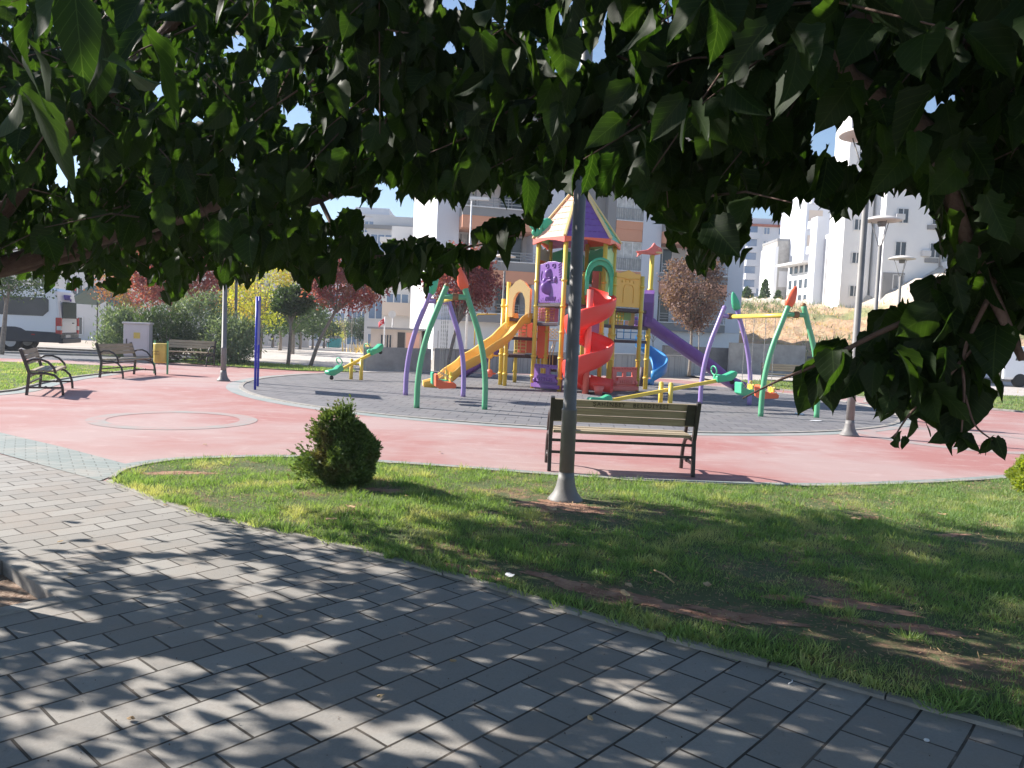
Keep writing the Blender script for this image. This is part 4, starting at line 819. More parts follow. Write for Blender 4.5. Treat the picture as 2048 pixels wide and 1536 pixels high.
def relief(b, T, n, L):
    H_ = 1.08
    def blob(u, z, ru, rz_, w): b.ball(T(u, z, 0), (ru, w, rz_), 14)
    for u in (0.34, 0.62):
        b.tube([T(u+0.058*math.cos(a), 0.90+0.052*math.sin(a), 0.015) for a in [2*math.pi*i/12 for i in range(13)]], 0.013, 6)
    blob(0.48, 0.70, 0.16, 0.15, 0.05); blob(0.30, 0.50, 0.10, 0.14, 0.05); blob(0.72, 0.56, 0.075, 0.10, 0.045); blob(0.46, 0.36, 0.24, 0.20, 0.06)
    b.tube([T(0.38, 0.54, 0.05), T(0.42, 0.60, 0.06), T(0.52, 0.61, 0.06), T(0.58, 0.55, 0.05), T(0.38, 0.53, 0.05)], 0.018, 6)
    for i in range(7): b.tube([T(0.80+i*0.012, 0.90-i*0.06, 0.012), T(0.93+i*0.004, 0.97-i*0.065, 0.012)], 0.012, 5)
    for i in range(8): b.tube([T(0.32+i*0.055, 0.05, 0.012), T(0.35+i*0.055, 0.15, 0.012)], 0.012, 5)
    for i in range(12): b.tube([T(0.06+i*0.08, 0.02, 0.008), T(0.05+i*0.08, 0.02+0.07*((i*7) % 3+1)/2, 0.008)], 0.007, 4)
    b.tube([T(0.12, 0.55, 0.01), T(0.10, 0.66, 0.01), T(0.13, 0.78, 0.01)], 0.012, 5)
h0, h1, h2, h3, h4, h5 = [hexp(k, RP-0.0) for k in range(6)]
def ins(p, q, m=0.07): d = (q-p).normalized(); return p+d*m, q-d*m
wav = [(1, 0.95), (0.85, 0.96), (0.65, 1.0), (0.35, 1.0), (0.15, 0.955), (0, 0.94)]
a, c = ins(h0, h1); panel(a, c, 2.40, 3.52, PUR, 0.05, 'relief_panel', wav, extra=relief)
a, c = ins(h3, h4); panel(a, c, 3.05, 4.08, GRN, 0.05, 'tree_panel', [(1, 0.85), (0.93, 1), (0.7, 0.94), (0.5, 1.0), (0.3, 0.95), (0.1, 0.98), (0, 0.8)])
a, c = ins(h4, h5); panel(a, c, 3.0, 4.02, GRN, 0.05, 'tree_panel', [(1, 0.9), (0.7, 1), (0.4, 0.94), (0.1, 1), (0, 0.85)])
a, c = ins(h5, h0); panel(a, c, 2.4, 3.85, ORR, 0.05, 'panel', [(1, 0.9), (0.8, 0.96), (0.5, 0.90), (0.2, 0.97), (0, 0.9)])
a, c = ins(h5, h0); panel(Vector(a)+Vector((0.03, 0.08, 0)), Vector(c)+Vector((0.03, 0.08, 0)), 3.6, 4.0, GRY, 0.03, 'grey_panel', [(1, 0.6), (0.9, 1), (0.7, 0.8), (0.5, 1), (0.3, 0.8), (0.1, 1), (0, 0.7)])
a, c = ins(h2, h3); panel(a, c, 2.4, 4.0, LGR, 0.05, 'panel', [(1, 0.93), (0.6, 1), (0.3, 0.95), (0, 1)])
# inside the upper tower, seen behind the spiral slide
def W2(px, py, D): v = W(px, py, D); return v
p = W2(1183, 600, 21.9); q = W2(1200, 600, 21.9); panel(p, q, 2.38, 3.35, CRL, 0.25, 'tube_panel')
p = W2(1164, 600, 21.8); q = W2(1176, 600, 21.9); panel(p, q, 2.38, 3.3, YEL, 0.06, 'panel')
b = MB(); v = W2(1158, 600, 22.2); b.tube([(v.x, 22.2, 2.4), (v.x, 22.2, 3.35)], 0.16, 16); pb_(b, 'tube', ORR)
p = W2(1197, 600, 21.6); q = W2(1212, 600, 21.6)
b = MB()
for i in range(5): v = p.lerp(q, i/4); b.tube([(v.x, v.y, 2.4), (v.x, v.y, 3.3)], 0.016, 6)
b.bar((p.x, p.y, 3.3), (q.x, q.y, 3.3), 0.03, 0.03); pb_(b, 'bar_panel', YEL)
# spiral slide
sc_ = W2(1181, 610, 20.6); SCX, SCY = sc_.x, sc_.y
b = MB(); b.tube([(SCX-0.02, SCY, 0), (SCX-0.02, SCY, 2.75)], 0.085, 16); pb_(b, 'slide_post', CRL)
pts = []; side = []; n = 90; a0 = math.radians(100); R_ = 0.37; tot = math.radians(740)
for i in range(n+1):
    u = i/n; a = a0-tot*u; z = 2.86-0.30-2.42*u; z = max(z, 0.16); pts.append((SCX+R_*math.cos(a), SCY+R_*math.sin(a), z)); side.append(Vector((math.cos(a), math.sin(a), 0)))
ea = a0-tot; ed = Vector((math.sin(ea), -math.cos(ea), 0))
sec = [(-0.27, 0.16), (-0.22, -0.02), (-0.08, -0.10), (0.08, -0.10), (0.20, -0.01), (0.255, 0.16), (0.265, 0.34), (0.30, 0.35), (0.305, 0.31), (0.29, 0.12), (0.225, -0.06), (0.10, -0.15), (-0.08, -0.15), (-0.26, -0.08)]
b = MB(); b.sweep(pts, sec, 0, True, side); sl_ = pb_(b, 'spiral_slide', RED)
last = Vector(pts[-1]); b = MB(); tgt = last+Vector((0.62, -0.25, -0.06)); c1 = last+Vector((0.22, -0.14, -0.02))
b.sweep([last+Vector((-0.1, 0.12, 0.03)), last, c1, tgt], [(-0.26, 0.30), (-0.22, 0.03), (0, 0), (0.22, 0.03), (0.26, 0.30), (0.29, 0.30), (0.27, -0.03), (0, -0.06), (-0.27, -0.03), (-0.29, 0.30)]); pb_(b, 'slide_exit', RED)
v = W2(1197, 785, 20.45); b = MB(); b.tube([(v.x, v.y, 0), (v.x, v.y, 0.24)], [0.09, 0.15], 14); pb_(b, 'slide_foot', CRL)
# green hood over the spiral start
p = W2(1170, 572, 20.95); q = W2(1224, 578, 20.95); cx_ = (p.x+q.x)/2; hw_ = (q.x-p.x)/2; b = MB(); arc = []
for i in range(15): a = math.pi-math.pi*i/14; arc.append((cx_+hw_*math.cos(a)*(1 if abs(math.cos(a)) < .98 else 1), 3.13+0.42*math.sin(a)))
arc = [(cx_-hw_, 2.62)]+arc+[(cx_+hw_, 2.62)]; inn = [(cx_+(x-cx_)*0.76, z if z < 3.0 else z-0.13) for x, z in arc]
for i in range(len(arc)-1): b.ext([(arc[i][0], 20.78, arc[i][1]), (arc[i+1][0], 20.78, arc[i+1][1]), (inn[i+1][0], 20.78, inn[i+1][1]), (inn[i][0], 20.78, inn[i][1])], (0, 0.32, 0), 0, True)
pb_(b, 'slide_hood', GRN)
b = MB(); b.sweep([(arc[i][0], 20.74, arc[i][1]) for i in range(1, len(arc)-1)], [(-0.03, -0.01), (0.05, -0.01), (0.05, 0.06), (-0.03, 0.06)], 0, True, [Vector((0, -1, 0))]*(len(arc)-2)); pb_(b, 'hood_rim', GRN)
# right tower
r1 = G(1218, 783); r2 = G(1273, 783); r3 = Vector((4.02, 23.5, 0)); r4 = Vector((2.95, 23.3, 0))
for v, h in ((r1, 3.2), (r2, 3.30), (r4, 3.2)): post(v.x, v.y, h)
post(r3.x, r3.y, 4.02, 0.07)
v = W2(1298, 507, 23.5); fish = MB()
body_ = [(-0.46, 0.0), (-0.30, 0.02), (-0.12, 0.06), (0.0, 0.16), (0.08, 0.30), (0.16, 0.20), (0.28, 0.14), (0.34, 0.03), (0.27, -0.06), (0.12, -0.10), (-0.08, -0.08), (-0.26, -0.07), (-0.42, -0.18), (-0.38, -0.06)]
fish.ext([(r3.x-0.05+x, r3.y-0.07, 4.12+z*0.95) for x, z in body_], (0, 0.14, 0)); fo = pb_(fish, 'fish_figure', CRL, bevel=0.035)
fish = MB(); fish.ball((r3.x+0.18, r3.y-0.075, 4.10), (0.11, 0.03, 0.035), 10); fish.ball((r3.x+0.17, r3.y-0.085, 4.22), 0.02, 8); fish.build('fish_mouth', CRM, fo, OF)
b = MB(); v = h0+Vector((0.0, 0, 0)); 
for sx in (-1, 1):
    b.ball((v.x+0.04+sx*0.17, v.y-0.12, 4.56), (0.17, 0.05, 0.18), 12); b.ball((v.x+0.04+sx*0.13, v.y-0.12, 4.33), (0.13, 0.045, 0.12), 12)
b.ball((v.x+0.04, v.y-0.12, 4.45), (0.04, 0.05, 0.28), 10); pb_(b, 'butterfly_figure', GRN)
def deck(pl, z, name='deck'): b = MB(); b.ext([Vector((x, y, z)) for x, y in pl], (0, 0, -0.09)); return pb_(b, name, DK, bevel=0.01)
deck([(r1.x, r1.y), (r2.x, r2.y), (r3.x, r3.y), (r4.x, r4.y)], 2.36)
deck([(h2.x, h2.y+0.1), (r1.x, r1.y+0.02), (r2.x, r2.y+0.02), (r3.x, r3.y), (r4.x, r4.y), (h3.x, h3.y)], 1.88)
deck([(r1.x+0.05, r1.y+0.6), (r2.x, r2.y+0.6), (r3.x, r3.y), (r4.x, r4.y)], 1.47)
def castle(b, T, n, L):
    for u, w in ((0.24, 0.03), (0.38, 0.03), (0.55, 0.03), (0.70, 0.03)): b.ball(T(u, 0.70 if u < .3 or u > .6 else 0.72, 0), (0.035, 0.022, 0.045), 10)
    b.tube([T(0.02, 0.80, 0.01), T(0.25, 0.80, 0.015), T(0.5, 0.765, 0.015), T(0.75, 0.80, 0.015), T(0.98, 0.79, 0.01)], 0.017, 6)
    b.tube([T(0.30, 0.12, 0.01), T(0.30, 0.5, 0.01), T(0.36, 0.60, 0.01), T(0.50, 0.63, 0.01), T(0.66, 0.60, 0.01), T(0.72, 0.5, 0.01), T(0.72, 0.12, 0.01)], 0.012, 6)
a, c = ins(Vector((r1.x, r1.y, 0)), Vector((r2.x, r2.y, 0)), 0.06); panel(a, c, 2.40, 3.42, ORG, 0.09, 'castle_panel', [(1, 0.94), (0.8, 0.93), (0.65, 0.98), (0.5, 1.02), (0.35, 0.98), (0.15, 0.92), (0, 0.93)], extra=castle)
def net(p, q, z0, z1, nx=5, nz=5, mat=YEL, name='climbing_net', r=0.014):
    b = MB(); p = Vector((p[0], p[1], 0)); q = Vector((q[0], q[1], 0))
    for i in range(nz+1): z = Vector((0, 0, z0+(z1-z0)*i/nz)); b.tube([p+z, q+z], r, 6)
    for i in range(nx+1): v = p.lerp(q, i/nx); b.tube([v+Vector((0, 0, z0)), v+Vector((0, 0, z1))], r, 6)
    return pb_(b, name, mat)
net(r4+Vector((0.1, 0, 0)), r3-Vector((0.1, 0, 0)), 1.5, 2.3, 4, 4, BLU)
net(W2(1228, 640, 22.9), W2(1246, 640, 22.9), 1.9, 2.32, 3, 4)
panel(W2(1205, 640, 22.6), W2(1216, 640, 22.6), 1.85, 2.9, LGR, 0.04); panel(W2(1234, 630, 23.2), W2(1262, 630, 23.2), 2.05, 2.32, LGR, 0.04)
panel(W2(1256, 660, 23.3), W2(1268, 660, 23.3), 1.9, 2.3, CRM, 0.04)
# front car panels
def car(b, T, n, L):
    b.ext([T(0.12, 0.30, 0), T(0.88, 0.30, 0), T(0.82, 0.55, 0), T(0.18, 0.55, 0)], n*0.07)
    b.ext([T(-0.02, 0.05, 0), T(1.0, 0.05, 0), T(1.0, 0.20, 0), T(-0.02, 0.20, 0)], n*0.10)
    for u in (0.05, 0.86): b.ball(T(u+0.05, 0.34, 0.05), (0.075, 0.05, 0.075), 12)
    for i in range(6): b.tube([T(0.26+i*0.09, 0.33, 0.075), T(0.26+i*0.09, 0.48, 0.075)], 0.014, 6)
    for i in range(9): b.ball(T(0.06+i*0.11, 0.94, 0.0), (0.03, 0.02, 0.03), 8)
a, c = ins(h0, Vector((h1.x+0.0, h1.y, 0)), 0.0); panel((h0.x+0.03, h0.y-0.12), (h1.x+0.05, h1.y-0.02), 0.03, 0.70, PUR, 0.05, 'car_panel', holes=[(0.16, 0.42, 0.62, 0.84), (0.56, 0.84, 0.62, 0.84)], extra=car)
panel((r1.x+0.07, r1.y-0.08), (r2.x-0.03, r2.y-0.08), 0.02, 0.70, CRL, 0.05, 'car_panel', holes=[(0.16, 0.42, 0.60, 0.80), (0.56, 0.82, 0.60, 0.80)], extra=car)
# lower decks and panels, left side
deck([(h0.x, h0.y), (h1.x-0.1, h1.y+0.4), (h1.x-0.1, h1.y+1.4), (h0.x+0.1, h0.y+1.2)], 1.86)
lp1 = G(1000, 770); lp2 = G(1009, 772); lp3 = G(1029, 765); lp4 = Vector((h0.x, h0.y, 0))
for v, h in ((lp1, 2.5), (lp2, 2.97), (lp3, 1.4)): post(v.x, v.y, h, 0.058)
v5 = W2(1004, 700, 24.2); post(v5.x, 24.2, 2.5, 0.055)
deck([(lp2.x, lp2.y), (h0.x, h0.y+0.05), (h0.x+0.1, h0.y+1.2), (lp2.x, lp2.y+1.3)], 1.95)
deck([(lp2.x-0.1, lp2.y+0.3), (h0.x+0.1, h0.y+0.6), (h0.x+0.1, h0.y+1.7), (lp2.x-0.1, lp2.y+1.9)], 1.42)
deck([(lp2.x-0.0, lp2.y+0.4), (h0.x+0.2, h0.y+1.0), (h0.x+0.2, h0.y+1.9), (lp2.x, lp2.y+2.0)], 0.90)
panel(W2(1036, 680, 23.6), W2(1064, 680, 23.4), 0.95, 1.85, ORR, 0.05); panel(W2(1074, 680, 22.9), W2(1098, 680, 22.9), 0.82, 1.78, ORR, 0.06, 'slide_back')
panel(W2(1077, 630, 23.0), W2(1117, 630, 23.0), 1.9, 2.30, PNK, 0.05, 'panel', extra=lambda b, T, n, L: [b.tube([T(u, 0.05, 0.01), T(u+0.02, 0.95, 0.01)], 0.016, 6) for u in (0.15, 0.35, 0.55, 0.75)])
net(W2(1074, 630, 22.3), W2(1108, 630, 22.3), 1.9, 2.3, 4, 5, PCH); net(W2(1030, 690, 23.0), W2(1052, 690, 22.9), 0.95, 1.85, 2, 9, CRM)
panel(W2(1182, 650, 22.6), W2(1200, 650, 22.6), 1.55, 2.25, PNK, 0.05, 'door_panel', extra=lambda b, T, n, L: [b.tube([T(0.2, 0.1, .01), T(0.2, 0.6, .01), T(0.5, 0.72, .01), T(0.8, 0.6, .01), T(0.8, 0.1, .01)], 0.012, 5), b.ball(T(0.3, 0.84, 0), 0.03, 8), b.ball(T(0.65, 0.84, 0), 0.03, 8)])
b = MB(); v = W2(1105, 664, 23.2)
for i in range(3):
    for j in range(3): b.tube([(v.x-0.12+j*0.12+0.05*math.cos(a), 23.2, 1.66-i*0.1+0.045*math.sin(a)) for a in [2*math.pi*q/8 for q in range(9)]], 0.011, 5)
b.bar((v.x-0.2, 23.2, 1.35), (v.x+0.2, 23.2, 1.35), 0.03, 0.03); b.tube([(v.x-0.05, 23.2, 0.5), (v.x-0.04, 23.2, 1.0), (v.x+0.06, 23.2, 1.33)], 0.015, 6); b.tube([(v.x+0.05, 23.2, 0.5), (v.x+0.04, 23.2, 0.95), (v.x+0.10, 23.2, 1.33)], 0.015, 6); pb_(b, 'ring_rail', CRM)
b = MB(); v = W2(1106, 722, 23.4); b.box(v.x-0.18, v.x+0.12, 23.3, 23.34, 0.42, 0.92); pb_(b, 'step_panel', DK)
for px in (1077, 1085, 1094): v = W2(px, 720, 23.6); post(v.x, 23.6, 0.95, 0.045, rings=())
b = MB(); v = W2(1166, 690, 22.6)
for i in range(4):
    x = v.x-0.15+i*0.14; b.tube([(x, 22.6, 0.6), (x, 22.6, 1.2), (x-0.04, 22.6, 1.42), (x-0.12, 22.6, 1.48)], 0.02, 6)
pb_(b, 'hand_rail', YEL)
# cream arch over the yellow slide
p = W2(1016, 630, 22.2); q = W2(1058, 630, 21.9); aw = (q-p).to_2d().length; dd = Vector(((q-p).x, (q-p).y, 0)).normalized(); b = MB()
def AR(u, z): return Vector((p.x, p.y, 0))+dd*(u*aw)+Vector((0, 0, z))
outer = [(0, 1.98), (0, 2.78), (0.12, 2.84), (0.28, 2.97), (0.5, 3.04), (0.72, 2.97), (0.88, 2.84), (1, 2.78), (1, 1.98)]; inner = [(0.20, 1.98), (0.20, 2.30), (0.24, 2.50), (0.36, 2.66), (0.5, 2.70), (0.64, 2.66), (0.76, 2.50), (0.80, 2.30), (0.80, 1.98)]
for i in range(8): b.ext([AR(*outer[i]), AR(*outer[i+1]), AR(*inner[i+1]), AR(*inner[i])], (0.06, 0.32, 0))
pb_(b, 'slide_arch', CRM)
def trough(path, w, h, mat, name, n=6, ex=0.0):
    b = MB(); hw_ = w/2; b.sweep(smooth(path, n), [(-hw_, h), (-hw_+0.04, 0.05), (-hw_/2, 0), (hw_/2, 0), (hw_-0.04, 0.05), (hw_, h), (hw_+0.05, h+0.012), (hw_+0.05, h-0.03), (hw_+0.015, -0.02), (hw_/2, -0.06), (-hw_/2, -0.06), (-hw_-0.015, -0.02), (-hw_-0.05, h-0.03), (-hw_-0.05, h+0.012)]); return pb_(b, name, mat)
def SP(px, py, D, dz=-0.24): v = W2(px, py, D); return Vector((v.x, v.y, v.z+dz))
trough([SP(1050, 627, 22.3), SP(1036, 630, 22.15), SP(1018, 651, 22.0), SP(998, 671, 21.8), SP(975, 686, 21.6), SP(950, 704, 21.4), SP(930, 716, 21.2), SP(907, 733, 21.05), SP(887, 748, 20.9), SP(866, 761, 20.8, -0.2), SP(846, 766, 20.75, -0.2)], 0.62, 0.24, ORG, 'wave_slide')
b = MB(); v = W2(868, 770, 21.6); b.box(v.x-0.15, v.x+0.15, 21.5, 21.9, 0, 0.10); pb_(b, 'slide_foot', CRM)
# purple straight slide, right
trough([SP(1276, 634, 23.3), SP(1292, 636, 23.5), SP(1310, 648, 23.7), SP(1370, 690, 24.2), SP(1420, 725, 24.7), SP(1452, 752, 25.0, -0.22), SP(1482, 768, 25.3, -0.2)], 0.46, 0.24, PUR, 'straight_slide')
b = MB(); p = W2(1284, 620, 23.4); arc = [(0, 2.05), (0.0, 2.5), (0.03, 2.72), (0.12, 2.88), (0.26, 2.94)]
q0 = Vector((p.x, 23.15, 0)); L2 = Vector((0.12, 0.55, 0))
oa = [(0, 2.02), (0, 2.6), (0.15, 2.86), (0.5, 2.98), (0.85, 2.86), (1, 2.6), (1, 2.02)]; ia = [(0.17, 2.02), (0.17, 2.52), (0.28, 2.68), (0.5, 2.76), (0.72, 2.68), (0.83, 2.52), (0.83, 2.02)]
for i in range(6): b.ext([q0+L2*u+Vector((0, 0, z)) for u, z in (oa[i], oa[i+1], ia[i+1], ia[i])], (0.28, -0.05, 0))
pb_(b, 'slide_arch', PUR)
# purple slide behind on the left, blue curved slide behind on the right
trough([SP(1010, 690, 25.4, -0.1), SP(990, 702, 25.6, -0.1), SP(960, 725, 25.8, -0.1), SP(935, 742, 26.0, -0.1), SP(912, 753, 26.1, -0.12)], 0.45, 0.24, PUR, 'straight_slide')
bl = []; bs = []
for i in range(26):
    u = i/25; a = math.radians(150-250*u); v = Vector((W2(1302, 700, 25.2).x+0.28*math.cos(a), 25.2+0.5*math.sin(a), 1.28-1.1*u)); bl.append(v); bs.append(Vector((math.cos(a), math.sin(a), 0)))
b = MB(); b.sweep(bl, [(-0.2, 0.16), (-0.17, 0.0), (0.0, -0.03), (0.16, 0.04), (0.22, 0.34), (0.27, 0.35), (0.25, 0.0), (0, -0.08), (-0.2, -0.05)], 0, True, bs); pb_(b, 'curved_slide', BLU)
v = W2(1298, 762, 26.0); b = MB(); b.tube([(v.x-0.05, 26, 0.1), (v.x+0.12, 25.9, 0.1)], 0.11, 10); pb_(b, 'slide_end', BLU)
v = W2(1285, 740, 25.0); b = MB(); b.tube([(v.x, 25.0, 0), (v.x, 25.0, 0.62)], 0.10, 12); pb_(b, 'slide_post', DK)
# spinning counters on a short pole left of the slide
b = MB(); v = W2(978, 745, 23.0); b.tube([(v.x, 23, 0.2), (v.x, 23, 1.1)], 0.02, 8); b.ball((v.x, 23, 0.86), (0.12, 0.08, 0.13), 10); b.tube([(v.x-0.05, 23, 0.84), (v.x+0.26, 23, 0.84)], 0.025, 8); pb_(b, 'spinner', ORG)
b = MB(); b.ball((v.x+0.02, 23, 0.32), (0.1, 0.08, 0.13), 10); b.tube([(v.x, 23, 0.31), (v.x+0.2, 23, 0.31)], 0.025, 8); pb_(b, 'spinner', CRL)
# ladder rails at the far left
b = MB(); v = W2(940, 660, 23.8); v2 = W2(1000, 640, 23.8); b.tube([(v2.x-0.75, 23.8, 1.1), (v2.x-0.75, 23.8, 1.95), (v2.x-0.68, 23.8, 2.05), (v2.x-0.1, 23.8, 2.08)], 0.018, 8); pb_(b, 'hand_rail', YEL)
# ------------------------------------------------------------------ vegetation
def rotmats(dirs, rolls):
    d = dirs/np.linalg.norm(dirs, axis=1, keepdims=True); up = np.tile([0.0, 0, 1], (len(d), 1)); up[np.abs(d[:, 2]) > 0.98] = [1, 0, 0]
    x = np.cross(d, up); x /= np.linalg.norm(x, axis=1, keepdims=True); z = np.cross(x, d)
    c = np.cos(rolls)[:, None]; s = np.sin(rolls)[:, None]; x2 = x*c+z*s; z2 = -x*s+z*c
    return np.stack([x2, d, z2], axis=2)      # columns: side, along, normal
def scatter(name, tv, tf, pos, dirs, rolls, size, mat, parent=None, off=(0, 0, 0), uv=None, wid=None, fold=None, curl=None, smooth=False):
    tv = np.asarray(tv, float); n = len(pos); R_ = rotmats(np.asarray(dirs, float), rolls)
    L = np.repeat(tv[None], n, 0).copy()
    if wid is not None: L[:, :, 0] *= wid[:, None]
    if fold is not None: L[:, :, 2] += fold[:, None]*np.abs(L[:, :, 0])
    if curl is not None: L[:, :, 2] -= curl[:, None]*L[:, :, 1]**2; L[:, :, 2] += 0.05*np.sin(L[:, :, 1]*9+curl[:, None]*40)*np.abs(L[:, :, 0])*2
    L *= np.asarray(size)[:, None, None]
    Wv = np.einsum('nij,nkj->nki', R_, L)+np.asarray(pos)[:, None, :]
    k = len(tv); f = np.asarray(tf)[None]+(np.arange(n)*k)[:, None, None]
    return npmesh(name, Wv.reshape(-1, 3), f.reshape(-1, f.shape[2]), mat, parent, None if uv is None else np.tile(np.asarray(uv, float), (n, 1)), off, smooth)
Q_ = ([(-0.5, 0, 0), (0.5, 0, 0), (0.35, 0.8, 0.05), (-0.35, 0.8, 0.05)], [(0, 1, 2, 3)])
LF = ([(0, 0, 0), (0.30, 0.35, 0.06), (0, 1, 0), (-0.30, 0.35, 0.06)], [(0, 1, 2, 3)])
def crownpts(c, r, n, clumps, cs, shell=0.55, flat=1.0):
    c = np.array(c); r = np.array(r); u = nr.normal(size=(clumps, 3)); u /= np.linalg.norm(u, axis=1, keepdims=True)
    rad = (shell+(1-shell)*nr.random(clumps)**0.5)[:, None]*(0.85+0.25*nr.random((clumps, 1))); cc = c+u*rad*r
    idx = nr.integers(0, clumps, n); g = nr.normal(size=(n, 3))*cs; g[:, 2] *= flat; return cc[idx]+g, cc
def branches(b, base, cc, n, r0, seed=0):
    rr = random.Random(seed); base = Vector(base); ids = list(range(len(cc))); rr.shuffle(ids)
    for i in ids[:n]:
        e = Vector(cc[i]); m = base.lerp(e, 0.5)+Vector((rr.uniform(-.1, .1), rr.uniform(-.1, .1), (e-base).length*0.12)); b.tube(smooth([base, m, e], 3), [r0*(1-0.12*j) for j in range(7)], 5)
def tree(name, label, x, y, z, trunk, c, r, n, size, mat, clumps=60, cs=0.22, bark=m_barkg, lean=(0, 0), group=None, shell=0.55, nb=14, tr=0.06, leaf=LF, flat=1.0):
    t = thing(name, label, 'tree', (x, y, z), 0, group); P_, cc = crownpts((lean[0], lean[1], c), r, n, clumps, cs, shell, flat)
    b = MB(); top = Vector((lean[0]*0.8, lean[1]*0.8, trunk)); b.tube(smooth([(0, 0, 0), (lean[0]*0.3+0.03, 0, trunk*0.5), top], 3), [tr*(1.25-0.07*j) for j in range(7)], 9); b.build('trunk', bark, t)
    b = MB(); branches(b, top-Vector((0, 0, 0.1)), cc, nb, tr*0.45, n); b.build('branches', bark, t)
    d = nr.normal(size=(n, 3)); d[:, 2] -= 0.3
    scatter('crown', leaf[0], leaf[1], P_, d, nr.random(n)*6.28, size*(0.7+0.6*nr.random(n)), mat, t)
    return t
def tx(px, D): return W(px, 690, D).x
gp = 'purple leaved plum trees'
tree('plum_tree', 'purple leaved plum tree behind the left swing, beside the yellow slide', tx(898, 29.3), 28.6, 0, 1.9, 3.45, (1.35, 1.2, 1.05), 9000, 0.12, m_plum, 150, 0.15, group=gp, lean=(0.45, 0), nb=30)
tree('plum_tree', 'brownish purple plum tree between the play tower and the right swing', tx(1381, 34.2), 34.2, 0, 2.1, 3.7, (1.35, 1.2, 1.55), 8500, 0.12, foliage('dusty_purple_leaves', (0.13, 0.075, 0.07), (0.26, 0.17, 0.15), None, 1.4, 0.2), 110, 0.15, group=gp, nb=40, lean=(0.0, 0))
tree('plum_tree', 'purple plum tree with a leaning trunk behind the left seesaw', tx(622, 28.6), 28.6, 0, 2.1, 3.3, (1.55, 1.3, 1.15), 9500, 0.12, m_plum, 150, 0.17, group=gp, lean=(1.05, 0.3), nb=30)
tree('plum_tree', 'large dark purple plum tree above the oleander bushes at left', tx(345, 31), 31, 0, 1.8, 3.4, (2.0, 1.5, 1.5), 9500, 0.13, m_plum, 150, 0.2, group=gp)
tree('plum_tree', 'reddish plum tree low behind the bushes left of the cabinet', tx(262, 33), 33, 0, 1.5, 2.75, (1.3, 1.2, 1.0), 3600, 0.085, foliage('reddish_leaves', (0.22, 0.07, 0.05), (0.30, 0.14, 0.08), (0.22, 0.24, 0.09), 1.4, 0.25), 80, 0.18, group=gp)
tree('round_tree', 'clipped tree with dense dark ball crown, right of the blue board', tx(577, 29.0), 29.0, 0, 1.55, 2.35, (0.66, 0.66, 0.52), 9000, 0.10, m_dgreen, 150, 0.09, shell=0.2, lean=(0.08, 0))
tree('yellow_tree', 'yellow green loose tree behind the blue board', tx(520, 33), 33, 0, 1.6, 2.9, (1.55, 1.3, 1.6), 5600, 0.095, m_yel, 100, 0.25)
tree('yellow_tree', 'orange tinged small tree half hidden behind the left lamp post', tx(478, 35), 35, 0, 1.4, 2.6, (0.9, 1.0, 1.1), 2200, 0.09, foliage('orange_leaves', (0.38, 0.22, 0.07), (0.40, 0.33, 0.11), None, 1, 0.3), 60, 0.2)
for i, (px, D, c, r, lab) in enumerate(((238, 28.6, 0.95, (0.72, 0.7, 0.95), 'grey green oleander bush left of the electric cabinet'), (330, 27.8, 1.0, (1.0, 0.8, 1.0), 'dark oleander bush right behind the electric cabinet'), (400, 28.4, 1.25, (1.25, 0.9, 1.25), 'tall pale grey green oleander behind the camera facing bench'), (470, 27.4, 0.75, (0.9, 0.7, 0.8), 'lower oleander bush right of the left lamp post'))):
    t = thing('oleander_bush', lab, 'bush', (tx(px, D), D, 0), 0, 'oleander bushes'); n = 5200; P_, cc = crownpts((0, 0, c), r, n, 90, 0.16, 0.45); P_[:, 2] = np.maximum(P_[:, 2], 0.05)
    b = MB(); branches(b, (0, 0, 0), cc, 12, 0.02, i); b.build('stems', m_barkg, t); d = nr.normal(size=(n, 3)); d[:, 2] = np.abs(d[:, 2])+0.3
    scatter('foliage', [(0, 0, 0), (0.13, 0.4, 0.03), (0, 1, 0), (-0.13, 0.4, 0.03)], LF[1], P_, d, nr.random(n)*6.28, 0.16*(0.7+0.6*nr.random(n)), m_dgreen if i == 1 else m_olean, t)
t = thing('young_tree', 'young tree with a thin slanted trunk in front of the minibus', 'tree', (tx(38, 28.6), 27.6, 0)); b = MB(); b.tube(smooth([(0, 0, 0), (0.1, 0, 0.9), (0.18, 0, 1.75), (0.3, 0, 2.4)], 3), [0.095-0.006*i for i in range(10)], 9); b.build('trunk', m_barkg, t)
b = MB(); b.tube([(0.19, 0, 1.75), (0.0, 0, 2.3), (-0.1, 0, 2.8)], [0.04, 0.03, 0.02], 6); P_, cc = crownpts((0.2, 0, 2.9), (1.7, 1.2, 0.75), 3000, 60, 0.2, 0.3); branches(b, (0.25, 0, 2.2), cc, 16, 0.02); b.build('branches', m_barkg, t); scatter('crown', LF[0], LF[1], P_, nr.normal(size=(3000, 3)), nr.random(3000)*6.28, 0.10*(0.7+0.6*nr.random(3000)), m_dgreen, t)
